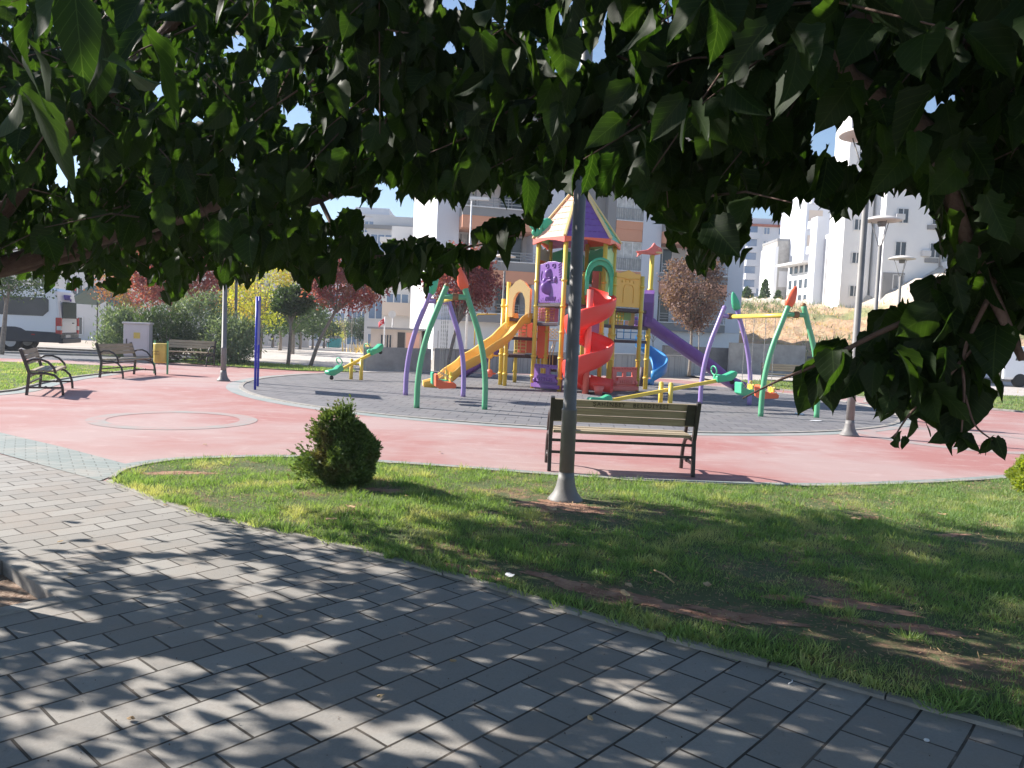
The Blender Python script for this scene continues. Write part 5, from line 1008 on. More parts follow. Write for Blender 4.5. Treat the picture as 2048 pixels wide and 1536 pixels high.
def bare(label, px, D, h, z=0, c=0.5, tr=0.035):
    t = thing('bare_tree', label, 'tree', (tx(px, D), D, z), 0, 'bare young trees'); b = MB(); b.tube([(0, 0, 0), (0.03, 0, h*0.3), (-0.02, 0, h*0.62)], [tr, tr*0.8, tr*0.6], 7); b.build('trunk', m_barkg, t); b = MB(); rr = random.Random(px)
    def br(p, d, L, r_, k):
        e = p+d*L; b.tube([p, p.lerp(e, 0.5)+Vector((rr.uniform(-.03, .03), 0, 0.01)), e], [r_, r_*0.8, r_*0.5], 4)
        if k: 
            for _ in range(3): br(e if _ else p.lerp(e, 0.6), (d+Vector((rr.uniform(-.7, .7), rr.uniform(-.6, .6), rr.uniform(-.1, .5)))).normalized(), L*0.62, r_*0.6, k-1)
    for _ in range(5): br(Vector((-0.02, 0, h*(0.5+0.03*_))), Vector((rr.uniform(-.8, .8), rr.uniform(-.6, .6), 0.9)).normalized(), h*0.17, tr*0.45, 3)
    b.build('branches', m_barkg, t)
bare('tall bare young tree on the far kerb between the arches of the right swing', 1397, 40.0, 3.6)
bare('small bare young tree low on the orange slope', 1306, 45.0, 2.2, 0.2); 
bare('bare sapling on the walkway right of the round tree', 690, 60, 3.4, -0.9); bare('second bare sapling farther down the walkway, right of the teal container', 703, 75, 4.2, -1.2)
t = thing('young_tree', 'thin straight trunk on the far right pavement below the hanging leaves', 'tree', (W(1995, 795, 27.6).x, 27.6, 0)); b = MB(); b.tube([(0, 0, 0), (0.02, 0, 1.4), (0.05, 0, 2.6)], [0.07, 0.055, 0.04], 9); b.build('trunk', m_barkg, t)
P_, cc = crownpts((0.05, 0, 3.2), (0.9, 0.9, 0.9), 1500, 40, 0.15); scatter('crown', LF[0], LF[1], P_, nr.normal(size=(1500, 3)), nr.random(1500)*6.28, 0.10*(0.7+0.6*nr.random(1500)), m_dgreen, t)
# walkway trees in the far distance, conifers and scrub on the slope
for i, (px, D, lab) in enumerate(((585, 44, 'dark leaved walkway tree just right of the blue board'), (600, 60, 'farther walkway tree behind the round tree'), (560, 52, 'walkway tree behind the yellow bin far down the path'), (735, 80, 'bushy green tree far behind the left seesaw'), (715, 95, 'far green tree left of the kiosk'), (672, 110, 'dull yellow tree above the teal container'), (520, 48, 'dark walkway tree behind the yellow tree'), (455, 56, 'walkway tree far behind the oleander'), (545, 66, 'walkway tree left of the clipped round tree, far back'), (625, 72, 'dark walkway tree low behind the leaning plum trunk'), (648, 90, 'dark walkway tree above the three far people'))):
    tree('far_tree', lab, tx(px, D), D, gz(0, D)*1.0, 1.4, 2.5, (1.7, 1.5, 1.1), 1500, 0.24, m_dgreen if i != 5 else m_yel, 40, 0.35, group='far trees down the walkway', nb=6, tr=0.1)
for i, (px, D, z, r, h, lab) in enumerate(((1487, 92, None, 1.9, 3.6, 'rounded dark green conifer at the left foot of the slope buildings'), (1523, 90, None, 1.1, 4.2, 'pointed dark conifer in front of the seven storey block'), (1550, 92, None, 0.9, 3.0, 'small pale green tree beside the concrete house'))):
    x = tx(px, D); z = W(px, 622 if i == 0 else 618, D).z-0.9; t = thing('conifer', lab, 'tree', (x, D, z), 0, 'conifers on the slope'); n = 1600; hh = nr.random(n)**1.3; a = nr.random(n)*6.28; rr_ = r*(1-hh)**0.7*(0.55+0.45*nr.random(n))
    P_ = np.stack([rr_*np.cos(a), rr_*np.sin(a), hh*h], 1); b = MB(); b.tube([(0, 0, -0.5), (0, 0, h*0.9)], [0.12, 0.03], 6); b.build('trunk', m_bark, t); scatter('crown', LF[0], LF[1], P_, nr.normal(size=(n, 3)), nr.random(n)*6.28, 0.34*(0.6+0.6*nr.random(n)), m_dgreen, t)
def drytuft(cx, cy, rx, ry, n, h, name, lab, mat=m_dry, zf=hz):
    x = cx+rx*nr.normal(size=n)*0.5; y = cy+ry*nr.normal(size=n)*0.5; z = np.array([zf(a, b_) for a, b_ in zip(x, y)]); d = np.stack([nr.normal(size=n)*0.35, nr.normal(size=n)*0.35, np.ones(n)], 1)
    o = scatter(name, [(-0.07, 0, 0), (0.07, 0, 0), (0.02, 1, 0)], [(0, 1, 2)], np.stack([x, y, z], 1), d, nr.random(n)*6.28, h*(0.5+nr.random(n)), mat); tag(o, lab, 'scrub', None, 'stuff'); return o
drytuft(24, 62, 16, 22, 9000, 0.22, 'dry_grass', 'dry yellow grass over the slope'); drytuft(20, 72, 10, 5, 2600, 0.45, 'scrub', 'dull green scrub on the slope below the white buildings', m_olean); drytuft(27, 56, 5, 5, 1500, 0.5, 'scrub', 'green weeds on the slope behind the lamp posts', m_olean)
drytuft(-9.4, 62, 2.2, 6, 1500, 0.7, 'dry_grass', 'dry yellow weeds at the end of the concrete wall', m_dry, gz)
# thuja bushes
def thuja(label, x, y, rx, ry, h, n, mat, seed, size=0.06, tufts=()):
    t = thing('thuja_bush', label, 'bush', (x, y, 0.02), 0, 'thuja bushes'); g = np.random.default_rng(seed)
    u = g.random(n); a = g.random(n)*6.28; prof = np.interp(u, [0, .12, .3, .55, .75, .9, 1], [.62, .9, 1.0, .93, .70, .42, .10])
    lump = 1+0.13*np.sin(3*a+7*u+seed)+0.10*np.sin(7*a-11*u)+0.06*np.sin(13*a+17*u)
    rr_ = prof*lump*(0.55+0.47*g.random(n)**0.45); P_ = np.stack([rx*rr_*np.cos(a), ry*rr_*np.sin(a), h*(0.02+0.98*u)], 1)
    for (cx, cz, r_, k) in tufts: q = g.normal(size=(k, 3))*r_; P_ = np.concatenate([P_, q+[cx, -0.1, cz]])
    m_ = len(P_); d = np.stack([P_[:, 0]*1.2, P_[:, 1]*1.2, np.full(m_, 0.30)], 1)+g.normal(size=(m_, 3))*0.22
    tv = [(-0.05, 0, 0), (0.05, 0, 0), (0.16, 0.45, 0.02), (0.30, 0.62, 0), (0.12, 0.66, 0), (0.18, 0.95, 0), (0, 0.85, 0.02), (-0.18, 0.95, 0), (-0.12, 0.66, 0), (-0.30, 0.62, 0), (-0.16, 0.45, 0.02)]
    tf = [(0, 1, 2, 10), (10, 2, 4, 8), (2, 3, 4, 2), (8, 9, 10, 8), (8, 4, 5, 6), (8, 6, 7, 8)]
    tf = [(0, 1, 2, 10), (10, 2, 4, 8), (8, 4, 5, 6)]+[(10, 8, 9, 9)]; tf = [(0, 1, 2), (0, 2, 10), (10, 2, 4), (10, 4, 8), (2, 3, 4), (9, 10, 8), (4, 5, 6), (8, 4, 6), (8, 6, 7)]
    scatter('foliage', tv, tf, P_, d, g.random(m_)*6.28, size*(0.7+0.7*g.random(m_)), mat, t)
    b = MB()
    for i in range(9): aa = i*0.7; b.tube([(0.02*math.cos(aa), 0.02*math.sin(aa), -0.02), (rx*0.35*math.cos(aa), ry*0.35*math.sin(aa), h*0.35), (rx*0.5*math.cos(aa), ry*0.5*math.sin(aa), h*0.7)], [0.014, 0.009, 0.004], 5)
    b.build('stems', m_bark, t); return t
thuja('round green thuja bush on the lawn, left of the nearest lamp post', -1.53, 7.3, 0.265, 0.26, 0.62, 22000, m_thuja, 3, 0.038, [(-0.22, 0.48, 0.05, 700), (-0.30, 0.18, 0.07, 900), (-0.02, 0.66, 0.05, 700), (-0.16, 0.62, 0.035, 300)])
p = G(2062, 980); thuja('golden thuja bush cut by the right picture edge', 5.82, 8.3, 0.33, 0.31, 0.56, 14000, m_thujay, 5, 0.042)
p = G(1665, 766); thuja('small yellowish shrub on the far right lawn behind the right swing leg', 13.3, 31.5, 0.75, 0.6, 0.95, 2600, m_thujay, 8, 0.16)
# grass blades on the lawns
def inpoly(x, y, poly):
    ins_ = np.zeros(len(x), bool); k = len(poly)
    for i in range(k):
        x0, y0 = poly[i]; x1, y1 = poly[(i+1) % k]; c_ = ((y0 > y) != (y1 > y)); xx = (x1-x0)*(y-y0)/((y1-y0) if y1 != y0 else 1e-9)+x0; ins_ ^= c_ & (x < xx)
    return ins_
def cover(x, y):
    v = 0.5+0.24*np.sin(2.1*x+1.3*y+1)+0.2*np.sin(3.7*y-1.9*x+2)+0.15*np.sin(6.3*x+5.1*y)+0.12*np.sin(11*x-9*y)+0.1*np.sin(19*x+14*y)
    # worn strips by the path kerb and round the lamp foot
    for (cx, cy, rx, ry, s_) in ((0.75, 4.35, 0.75, 0.16, 1.0), (0.2, 4.75, 0.5, 0.10, 0.9), (1.55, 4.15, 0.55, 0.16, 1.0), (0.50, 6.85, 0.38, 0.34, 1.1), (1.9, 3.9, 0.5, 0.12, .8), (-2.4, 7.9, 0.5, 0.12, .5), (-1.4, 7.05, .35, .15, .6), (2.4, 6.15, 0.25, 0.1, .7), (3.2, 6.9, .2, .08, .7)): v -= 1.3*s_*np.exp(-(((x-cx)*0.82-(y-cy)*0.57)/rx)**2-(((x-cx)*0.57+(y-cy)*0.82)/ry)**2)
    return v
def blades(name, lab, poly, n, h, w, bx, ycap=None, mat=m_grass, z=0.018, pw=1.0):
    x = bx[0]+(bx[1]-bx[0])*nr.random(n); y = bx[2]+(bx[3]-bx[2])*nr.random(n)**pw; k = inpoly(x, y, poly); x, y = x[k], y[k]; c_ = cover(x, y); k = nr.random(len(x)) < np.clip(c_*1.7+0.42, 0.04, 1); x, y, c_ = x[k], y[k], c_[k]
    m_ = len(x); d = np.stack([nr.normal(size=m_)*0.55+0.1, nr.normal(size=m_)*0.55, np.ones(m_)], 1)
    tv = [(-0.5, 0, 0), (0.5, 0, 0), (0.35, 0.55, 0.04), (-0.35, 0.55, 0.04), (0.05, 1, 0.16), (-0.05, 1, 0.16)]; tv = [(a*w/h, b_, c2) for a, b_, c2 in tv]
    o = scatter(name, tv, [(0, 1, 2, 3), (3, 2, 4, 5)], np.stack([x, y, np.full(m_, z)], 1), d, nr.random(m_)*6.28, h*(0.45+0.8*nr.random(m_))*np.clip(0.6+0.6*c_, 0.45, 1.35), mat); tag(o, lab, 'grass', None, 'stuff'); return o
LB = [(q[0], q[1]) for q in lbed]+[(-24, 14)]
blades('grass', 'grass of the left bed behind the leftmost bench', LB, 60000, 0.05, 0.014, (-17, -9.3, 13, 23.4)); blades('grass', 'grass of the far right lawn', rl, 70000, 0.06, 0.02, (8, 22, 18, 33)); blades('grass', 'grass strip in front of the oleander and round tree', [(-12.5, 27.6), (-11.4, 26.7), (-9, 25.8), (-6.9, 25.3), (-5.2, 25.9), (-5.6, 27.4), (-8, 28.3), (-12, 30)], 20000, 0.06, 0.02, (-12.5, -5, 25, 30))
def soilpatch(px, py, ra, rb, ang):
    c = G(px, py); g = random.Random(px); n = 110; ph = [g.uniform(0, 6.28) for _ in range(5)]; out = []
    for i in range(n):
        a = 2*math.pi*i/n; r_ = 1+0.25*math.sin(2*a+ph[0])+0.2*math.sin(3*a+ph[1])+0.12*math.sin(5*a+ph[2])+0.10*math.sin(9*a+ph[3])+0.14*g.uniform(-1, 1); u, v = ra*r_*math.cos(a), rb*r_*math.sin(a); out.append((c.x+u*math.cos(ang)-v*math.sin(ang), c.y+u*math.sin(ang)+v*math.cos(ang)))
    sheet('bare_soil', out, 0.0195+0.0002*(px % 7), m_soil); SP_.append((c.x, c.y, ra, rb, ang))
SP_ = []
for q_ in ((940, 1150, .22, .06, -.6), (1130, 1172, .30, .07, -.65), (1300, 1212, .36, .09, -.55), (1480, 1240, .26, .08, -.5), (1690, 1215, .34, .10, -.3), (1810, 1262, .30, .07, -.35), (1735, 1040, .16, .05, 0), (1900, 1075, .15, .05, .2), (1122, 1016, .34, .22, 0), (360, 950, .35, .08, .1), (980, 1030, .13, .05, 0), (770, 985, .16, .1, 0), (1130, 1095, .12, .04, .2)): soilpatch(*q_)
_cov0 = cover
def cover(x, y):
    v = _cov0(x, y)
    for cx, cy, ra, rb, an in SP_: u = ((x-cx)*math.cos(an)+(y-cy)*math.sin(an))/ra; w = (-(x-cx)*math.sin(an)+(y-cy)*math.cos(an))/rb; v = v-1.2*np.exp(-(u*u+w*w)*0.8)*(0.75+0.5*np.sin(31*x+17*y)*np.sin(23*y-19*x))
    return v
blades('grass', 'green lawn grass of the near bed between path and red floor', LAWN, 430000, 0.044, 0.0045, (-3.8, 6.6, 2.3, 10.6), pw=1.15)
def tufts(name, lab, poly, nt_, per, h, w, bx, mat):
    cx = nr.uniform(bx[0], bx[1], nt_); cy = nr.uniform(bx[2], bx[3], nt_); k = inpoly(cx, cy, poly) & (cover(cx, cy) > 0.15); cx, cy = cx[k], cy[k]; hs_ = 0.6+0.9*nr.random(len(cx)); idx = np.repeat(np.arange(len(cx)), per); m_ = len(idx); x = cx[idx]+nr.normal(size=m_)*0.022; y = cy[idx]+nr.normal(size=m_)*0.022
    d = np.stack([(x-cx[idx])*22+nr.normal(size=m_)*0.3, (y-cy[idx])*22+nr.normal(size=m_)*0.3, np.ones(m_)], 1); tv = [(-0.5*w/h, 0, 0), (0.5*w/h, 0, 0), (0.35*w/h, 0.55, 0.05), (-0.35*w/h, 0.55, 0.05), (0.04*w/h, 1, 0.22), (-0.04*w/h, 1, 0.22)]
    tag(scatter(name, tv, [(0, 1, 2, 3), (3, 2, 4, 5)], np.stack([x, y, np.full(m_, 0.018)], 1), d, nr.random(m_)*6.28, h*hs_[idx]*(0.6+0.6*nr.random(m_)), mat), lab, 'grass', None, 'stuff')
tufts('grass_tufts', 'longer ragged grass tufts over the near lawn', LAWN, 2200, 30, 0.055, 0.0045, (-3.8, 6.6, 2.3, 10.6), m_grass)
tufts('grass_tufts', 'longer grass leaning over the kerb of the near path', [(q[0], q[1]) for q in offset([(q[0], q[1]) for q in lb], -0.02)]+[(q[0], q[1]) for q in offset([(q[0], q[1]) for q in lb], 0.10)][::-1], 12000, 24, 0.048, 0.0045, (-3.8, 4.6, 1.2, 7.2), m_grass)
# dead leaves, twigs and paper scraps
def debris(name, lab, poly, n, bx, size, mat, asp=0.25):
    x = bx[0]+(bx[1]-bx[0])*nr.random(n); y = bx[2]+(bx[3]-bx[2])*nr.random(n); k = inpoly(x, y, poly); x, y = x[k], y[k]; c_ = cover(x, y); k = nr.random(len(x)) < np.clip(0.9-c_*1.3, 0.08, 1); x, y = x[k], y[k]; m_ = len(x)
    d = np.stack([nr.normal(size=m_), nr.normal(size=m_), 0.15*nr.normal(size=m_)], 1); tv = [(-asp, 0, 0), (asp, 0.1, 0), (asp*0.7, 1, 0.1), (-asp*0.8, 0.9, 0)]
    o = scatter(name, tv, [(0, 1, 2, 3)], np.stack([x, y, np.full(m_, 0.024)+0.012*nr.random(m_)], 1), d, nr.normal(size=m_)*0.5, size*(0.4+nr.random(m_)), mat); return tag(o, lab, 'litter', None, 'stuff')
debris('straw_litter', 'dry straw and stalk bits scattered over the near lawn and bare soil', LAWN, 26000, (-3.8, 6.6, 2.3, 9.6), 0.030, m_leafd, 0.05)
debris('soil_crumbs', 'small soil crumbs and leaf bits on the worn strips of the near lawn', LAWN, 22000, (-3.8, 6.6, 2.3, 9.6), 0.010, m_soil, 0.5)
PTH = [(q[0], q[1]) for q in lb]+[(13, -8), (-8, -8), (-8, 10)]
x_ = nr.uniform(-3, 2.6, 900); y_ = nr.uniform(2.2, 7, 900); k_ = inpoly(x_, y_, PTH); x_, y_ = x_[k_], y_[k_]; m_ = len(x_)
tag(scatter('path_crumbs', [(-0.4, 0, 0), (0.4, 0, 0), (0.3, 1, 0.15), (-0.2, 0.8, 0.2)], [(0, 1, 2, 3)], np.stack([x_, y_, np.full(m_, 0.007)], 1), np.stack([nr.normal(size=m_), nr.normal(size=m_), 0.1*np.ones(m_)], 1), nr.random(m_), 0.006*(0.4+nr.random(m_)), m_bark), 'tiny dark crumbs and leaf bits scattered on the grey pavers', 'litter', None, 'stuff')
def scrap(name, label, cat, p, s_, mat, rz=0, crump=0.3, group=None):
    g = random.Random(int(p[0]*1000)); b = MB(); n = 9; vs = [(0, 0, 0.012)]
    for i in range(n): a = 2*math.pi*i/n; r_ = s_*(0.6+0.5*g.random()); vs.append((r_*math.cos(a), r_*0.6*math.sin(a), 0.006+s_*crump*g.random()))
    b.add(vs, [(0, 1+i, 1+(i+1) % n) for i in range(n)]); o = b.build(name, mat); o.location = p; o.rotation_euler = (0, 0, rz); m = o.modifiers.new('t', 'SOLIDIFY'); m.thickness = 0.002; return tag(o, label, cat, group)
for px, py, s_, m_, lab in ((1020, 1153, 0.045, m_paper, 'crumpled white scrap in the grass beside the path kerb'), (1252, 1192, 0.055, m_leafd, 'pale curled dead leaf on the bare soil'), (1258, 1172, 0.04, m_leafd, 'brown dead leaf behind the pale curled one'), (700, 1015, 0.05, m_leafd, 'small orange dead leaf on the lawn below the thuja'), (660, 1040, 0.05, m_leafd, 'reddish dead leaf nearer the path than the small orange one'), (1105, 1021, 0.06, m_leafd, 'brown dead leaf at the foot of the nearest lamp post'), (1712, 1039, 0.05, m_leafd, 'brown leaf on the lawn above the tree shadow'), (1885, 1030, 0.05, m_leafd, 'orange leaf on the sunny lawn at right'), (1415, 1172, 0.045, m_leafd, 'rust red leaf in the shaded grass')):
    scrap('dead_leaf' if m_ is m_leafd else 'paper_scrap', lab, 'leaf' if m_ is m_leafd else 'litter', G(px, py, 0.045), s_, m_, px)
for i_, (px, py, lab) in enumerate(((330, 1012, 'small dry leaf on the sunny pavers near the lawn tip'), (120, 1085, 'curled dry leaf on the pavers above the tree pit'), (520, 1236, 'dry leaf on the shaded pavers left of the middle'), (905, 1325, 'dry leaf on the pavers below the first bare soil strip'), (760, 1395, 'small brown leaf lower on the pavers, middle of the path'), (1180, 1440, 'brown leaf near the bottom edge right of the middle'), (260, 1440, 'pale leaf near the bottom edge at left'), (640, 872, 'tiny leaf on the red floor behind the round thuja'), (880, 905, 'tiny leaf on the red floor between thuja and bench'), (410, 890, 'tiny leaf on the red floor above the lawn tip'), (1530, 905, 'tiny pale leaf on the red floor right of the near bench'), (140, 1150, 'brown leaf on the pavers beside the tree pit kerb'))): scrap('dead_leaf', lab, 'leaf', G(px, py, 0.008), 0.022 if py > 950 else 0.03, m_leafd, i_, 0.35)
for px, py, s_, lab in ((1598, 829, 0.14, 'crumpled white paper between the legs of the right swing'), (1633, 842, 0.15, 'flat white paper at the foot of the right green leg'), (1459, 805, 0.06, 'tiny white scrap on the rubber floor under the right swing')):
    scrap('paper_scrap', lab, 'litter', G(px, py, 0.012), s_, m_paper, 0.2, 0.35 if 'crumpled' in lab else 0.04)
for px, py, lab in ((1853, 1483, 'small white pebble on the near pavers at right'), (1577, 1370, 'pale curved petiole lying on a paver joint')):
    b = MB(); b.ball((0, 0, 0.006), (0.012, 0.009, 0.006), 8) if 'pebble' in lab else b.tube([(0, 0, 0.006), (0.02, 0.012, 0.01), (0.03, 0.04, 0.006)], 0.0022, 6); o = b.build('pebble' if 'pebble' in lab else 'petiole', m_paper); o.location = G(px, py, 0.006); tag(o, lab, 'pebble' if 'pebble' in lab else 'twig')
b = MB(); p = G(1308, 1140, 0.05); q = G(1348, 1165, 0.05); b.tube([(0, 0, 0), (q-p)*0.5+Vector((0, 0, 0.012)), q-p], 0.005, 6); o = b.build('dry_twig', m_leafd); o.location = p; tag(o, 'pale dry twig lying in the shaded grass', 'twig')
# ------------------------------------------------------------------ mulberry trees overhead
TS0 = [0, 0.06, 0.15, 0.26, 0.38, 0.50, 0.62, 0.74, 0.84, 0.92, 1.0]; ts_ = [0, 0.03, 0.07, 0.12, 0.18, 0.24, 0.31, 0.38, 0.45, 0.52, 0.59, 0.66, 0.73, 0.80, 0.86, 0.92, 0.96, 1.0]
def IW(w): return list(np.interp(ts_, TS0, w))
ws_ = IW([0.02, 0.25, 0.37, 0.42, 0.41, 0.36, 0.30, 0.22, 0.13, 0.05, 0.0])
def leafT(ts, ws, ser=0.035, lobes=0):
    v = []; uv = []; f = []
    for i, (t_, w_) in enumerate(zip(ts, ws)):
        yb = -0.06*(1 if i == 1 else 0)
        for sx in (-1, -0.5, 0, 0.5, 1):
            wv = w_; 
            if abs(sx) == 1 and 0 < i < len(ts)-1: wv = w_+ser*(1 if i % 2 else -0.6)
            y = t_+(yb-0.04*abs(sx) if i <= 1 and abs(sx) > .4 else 0)+(-0.02 if (abs(sx) == 1 and i % 2) else 0); x = wv*sx
            v.append((x, y, 0.03*math.sin(8*y)*abs(sx))); uv.append((0.5+x, t_))
    for i in range(len(ts)-1):
        for j in range(4): a = i*5+j; f.append((a, a+1, a+6, a+5))
    return v, f, uv
LT = [leafT(ts_, ws_, 0.014), leafT(ts_, IW([0.02, 0.22, 0.38, 0.20, 0.42, 0.15, 0.30, 0.26, 0.16, 0.05, 0]), 0.014), leafT(ts_, IW([0.02, 0.28, 0.40, 0.45, 0.43, 0.40, 0.35, 0.25, 0.14, 0.035, 0]), 0.016)]
LTL = leafT([0, 0.15, 0.4, 0.7, 1.0], [0.03, 0.36, 0.41, 0.24, 0.0], 0.02)
BX = [0, 100, 170, 260, 320, 350, 400, 440, 480, 540, 600, 650, 700, 740, 800, 850, 880, 915, 935, 970, 1000, 1020, 1045, 1085, 1105, 1140, 1175, 1210, 1240, 1275, 1300, 1330, 1370, 1395, 1430, 1480, 1500, 1530, 1575, 1605, 1640, 1680, 1705, 1740, 1762, 1800, 1830, 1860, 1880, 1900, 1925, 1950, 2048]
BY = [580, 575, 600, 575, 600, 610, 560, 595, 575, 560, 590, 575, 590, 580, 590, 580, 560, 470, 385, 405, 375, 420, 385, 470, 385, 465, 395, 475, 395, 445, 435, 490, 495, 560, 545, 520, 460, 415, 460, 395, 405, 465, 405, 495, 405, 400, 375, 425, 490, 560, 600, 650, 680]
GAPS = [(1165, 425, 34, 46), (1110, 420, 12, 26), (1235, 425, 14, 36), (955, 425, 26, 26), (1262, 450, 24, 40), (1310, 450, 16, 20), (1790, 420, 40, 30), (700, 410, 20, 14), (770, 380, 16, 10), (400, 240, 14, 10), (320, 190, 12, 14), (520, 170, 12, 8), (620, 60, 10, 14), (760, 230, 14, 10), (470, 330, 10, 8), (830, 440, 85, 36), (775, 455, 40, 42), (880, 455, 40, 38), (1188, 112, 26, 22), (1655, 285, 34, 42), (1875, 215, 34, 26), (1140, 145, 20, 14), (915, 5, 40, 14), (1690, 300, 26, 46), (1790, 440, 60, 44), (470, 100, 12, 18), (590, 235, 24, 24), (650, 420, 22, 20), (135, 345, 20, 22), (1390, 285, 18, 16), (900, 100, 18, 12), (1520, 440, 18, 22), (1600, 470, 40, 40)]
SUNW = [(*G(px_, py_)[:2], a_, b_) for px_, py_, a_, b_ in ((250, 1080, .75, .35), (60, 1010, 1.6, .9), (420, 1140, .5, .22), (120, 1240, .28, .12), (560, 1190, .3, .12), (330, 1330, .22, .1), (640, 1290, .2, .08), (900, 1480, .3, .16), (1300, 1400, .34, .13), (700, 1440, .2, .07), (1150, 1230, .16, .06), (450, 1420, .18, .07), (200, 1440, .2, .09), (1000, 1330, .14, .06))]
def PRn(P_):
    d = P_-np.array([0, 0, CH]); k = d@np.array(cf); return 1024+F*(d@np.array(cr))/k, 768-F*(d@np.array(cu))/k, k
def allowed(P_, T_, soft=0.0, noise_=14):
    x, y, k = PRn(P_); x2, y2, k2 = PRn(T_); vis = (k > 0.05)
    bx = np.interp(x2, BX, BY); lim = bx+soft+nr.normal(size=len(x))*noise_*0.5-np.where(x2 < 900, 14+16*np.sin(x2/21)+12*np.sin(x2/8.3+1), 0); bad = vis & (x > -80) & (x < 2130) & (np.maximum(y, y2) > lim)
    bad |= vis & ((x <= -80) | (x >= 2130)) & (y > 760) & (k < 12) & (P_[:, 2] < 1.75)
    for gx, gy, rx, ry in GAPS: bad |= vis & ((((x+x2)/2-gx)/(rx*1.25+8))**2+(((y+y2)/2-gy)/(ry*1.25+8))**2 < 1)
    dist = np.linalg.norm(P_-np.array([0, 0, CH]), axis=1); bad |= (dist < 1.25) & ~((k > 0.7) & (x < 420))
    mind = np.interp(x, [0, 900, 1150, 1450, 1700, 2048], [3.1, 2.5, 1.9, 1.6, 1.35, 1.3]); bad |= vis & (y > -260) & (x > -150) & (x < 2200) & (dist < mind)
    bad |= (dist < 1.0)
    # openings cut in the crown so sun patches fall on the SUNW ground spots
    sx = P_[:, 0]-sdir.x/sdir.z*P_[:, 2]; sy = P_[:, 1]-sdir.y/sdir.z*P_[:, 2]; rr_ = nr.random(len(x)); inf = vis & (y > -60) & (x > -60) & (x < 2110)
    for ox, oy, ra, rb in SUNW: bad |= (((sx-ox)/ra)**2+((sy-oy)/rb)**2 < 1) & (rr_ < np.where(inf, 0.55, 0.93))
    bad |= P_[:, 2] < 1.55
    return ~bad
def twigs(center, rad, ntw, seed, zlo, gx=0.0, exclude=None):
    g = np.random.default_rng(seed); u = g.normal(size=(ntw, 3)); u /= np.linalg.norm(u, axis=1, keepdims=True); r_ = (g.random(ntw)**0.42)[:, None]
    base = np.array(center)+u*r_*np.array(rad); base = base[base[:, 2] > zlo]
    if exclude is not None: base = base[~exclude(base)]
    out_P, out_D, out_S, tw = [], [], [], []
    for b_ in base:
        o = b_-np.array(center); o[2] = 0; o /= (np.linalg.norm(o)+1e-6); d = o*0.6+g.normal(size=3)*0.5; d[2] = -0.35+0.35*g.normal(); d /= np.linalg.norm(d); L = 0.35+0.3*g.random(); n = 11; pts = []
        for i in range(n):
            s_ = i/(n-1)*L; p_ = b_+d*s_+np.array([0, 0, -0.45*s_*s_]); pts.append(p_)
            sd = np.cross(d, [0, 0, 1])*(1 if i % 2 else -1); q = sd*0.7+d*0.35+g.normal(size=3)*0.35; q[2] = -0.75-0.8*g.random(); q /= np.linalg.norm(q)
            pos = p_+q*0.03+g.normal(size=3)*0.012; out_P.append(pos); out_D.append(q); out_S.append(0.075+0.05*g.random())
        tw.append(pts)
    return np.array(out_P), np.array(out_D), np.array(out_S), tw
def mulberry(label, base, trunk_pts, trad, limbs, sets, seed):
    t = thing('mulberry_tree', label, 'tree', base, 0, 'mulberry trees overhead'); b = MB(); b.tube(smooth(trunk_pts, 4), [trad*(1.15-0.4*i/((len(trunk_pts)-1)*4)) for i in range((len(trunk_pts)-1)*4+1)], 14); b.build('trunk', m_bark, t, base)
    for pts, r0, r1 in limbs:
        n = (len(pts)-1)*5+1; b = MB(); b.tube(smooth(pts, 5), [r0+(r1-r0)*i/(n-1) for i in range(n)], 9); b.build('limb', m_bark, t, base)
    P_ = np.concatenate([s_[0] for s_ in sets]); D_ = np.concatenate([s_[1] for s_ in sets]); S_ = np.concatenate([s_[2] for s_ in sets])
    T_ = P_+D_*S_[:, None]; k = allowed(P_, T_); P_, D_, S_ = P_[k], D_[k], S_[k]
    d = np.linalg.norm(P_-np.array([0, 0, CH]), axis=1); x, y, kk = PRn(P_); infr = (kk > 0.1) & (x > -120) & (x < 2170) & (y > -150)
    g = np.random.default_rng(seed); n = len(P_); wid = 0.66+0.3*g.random(n); fold = 0.15+0.5*g.random(n); curl = 0.1+0.35*g.random(n); roll = g.normal(size=n)*1.1
    ty = g.choice(3, n, p=[0.5, 0.18, 0.32])
    for q in range(3):
        m_ = infr & (ty == q)
        if m_.sum(): scatter('crown', LT[q][0], LT[q][1], P_[m_], D_[m_], roll[m_], S_[m_], m_leaf, t, base, LT[q][2], wid[m_], fold[m_], curl[m_], True)
    m_ = ~infr; scatter('crown', LTL[0], LTL[1], P_[m_], D_[m_], roll[m_], S_[m_], m_leaf, t, base, LTL[2], wid[m_], fold[m_], curl[m_], True)
    b = MB()
    for s_ in sets:
        for pts in s_[3]:
            A_ = np.array(pts); ok = allowed(A_, A_, -12)
            if ok.all(): b.tube([A_[0], A_[5], A_[-1]], [0.0042, 0.003, 0.0015], 4, caps=False)
    b.build('twigs', m_bark, t, base); print('leaves', n, int(infr.sum())); return t
def Wl(l): return [W(*q) for q in l]
baseA = (-3.05, 3.95, 0)
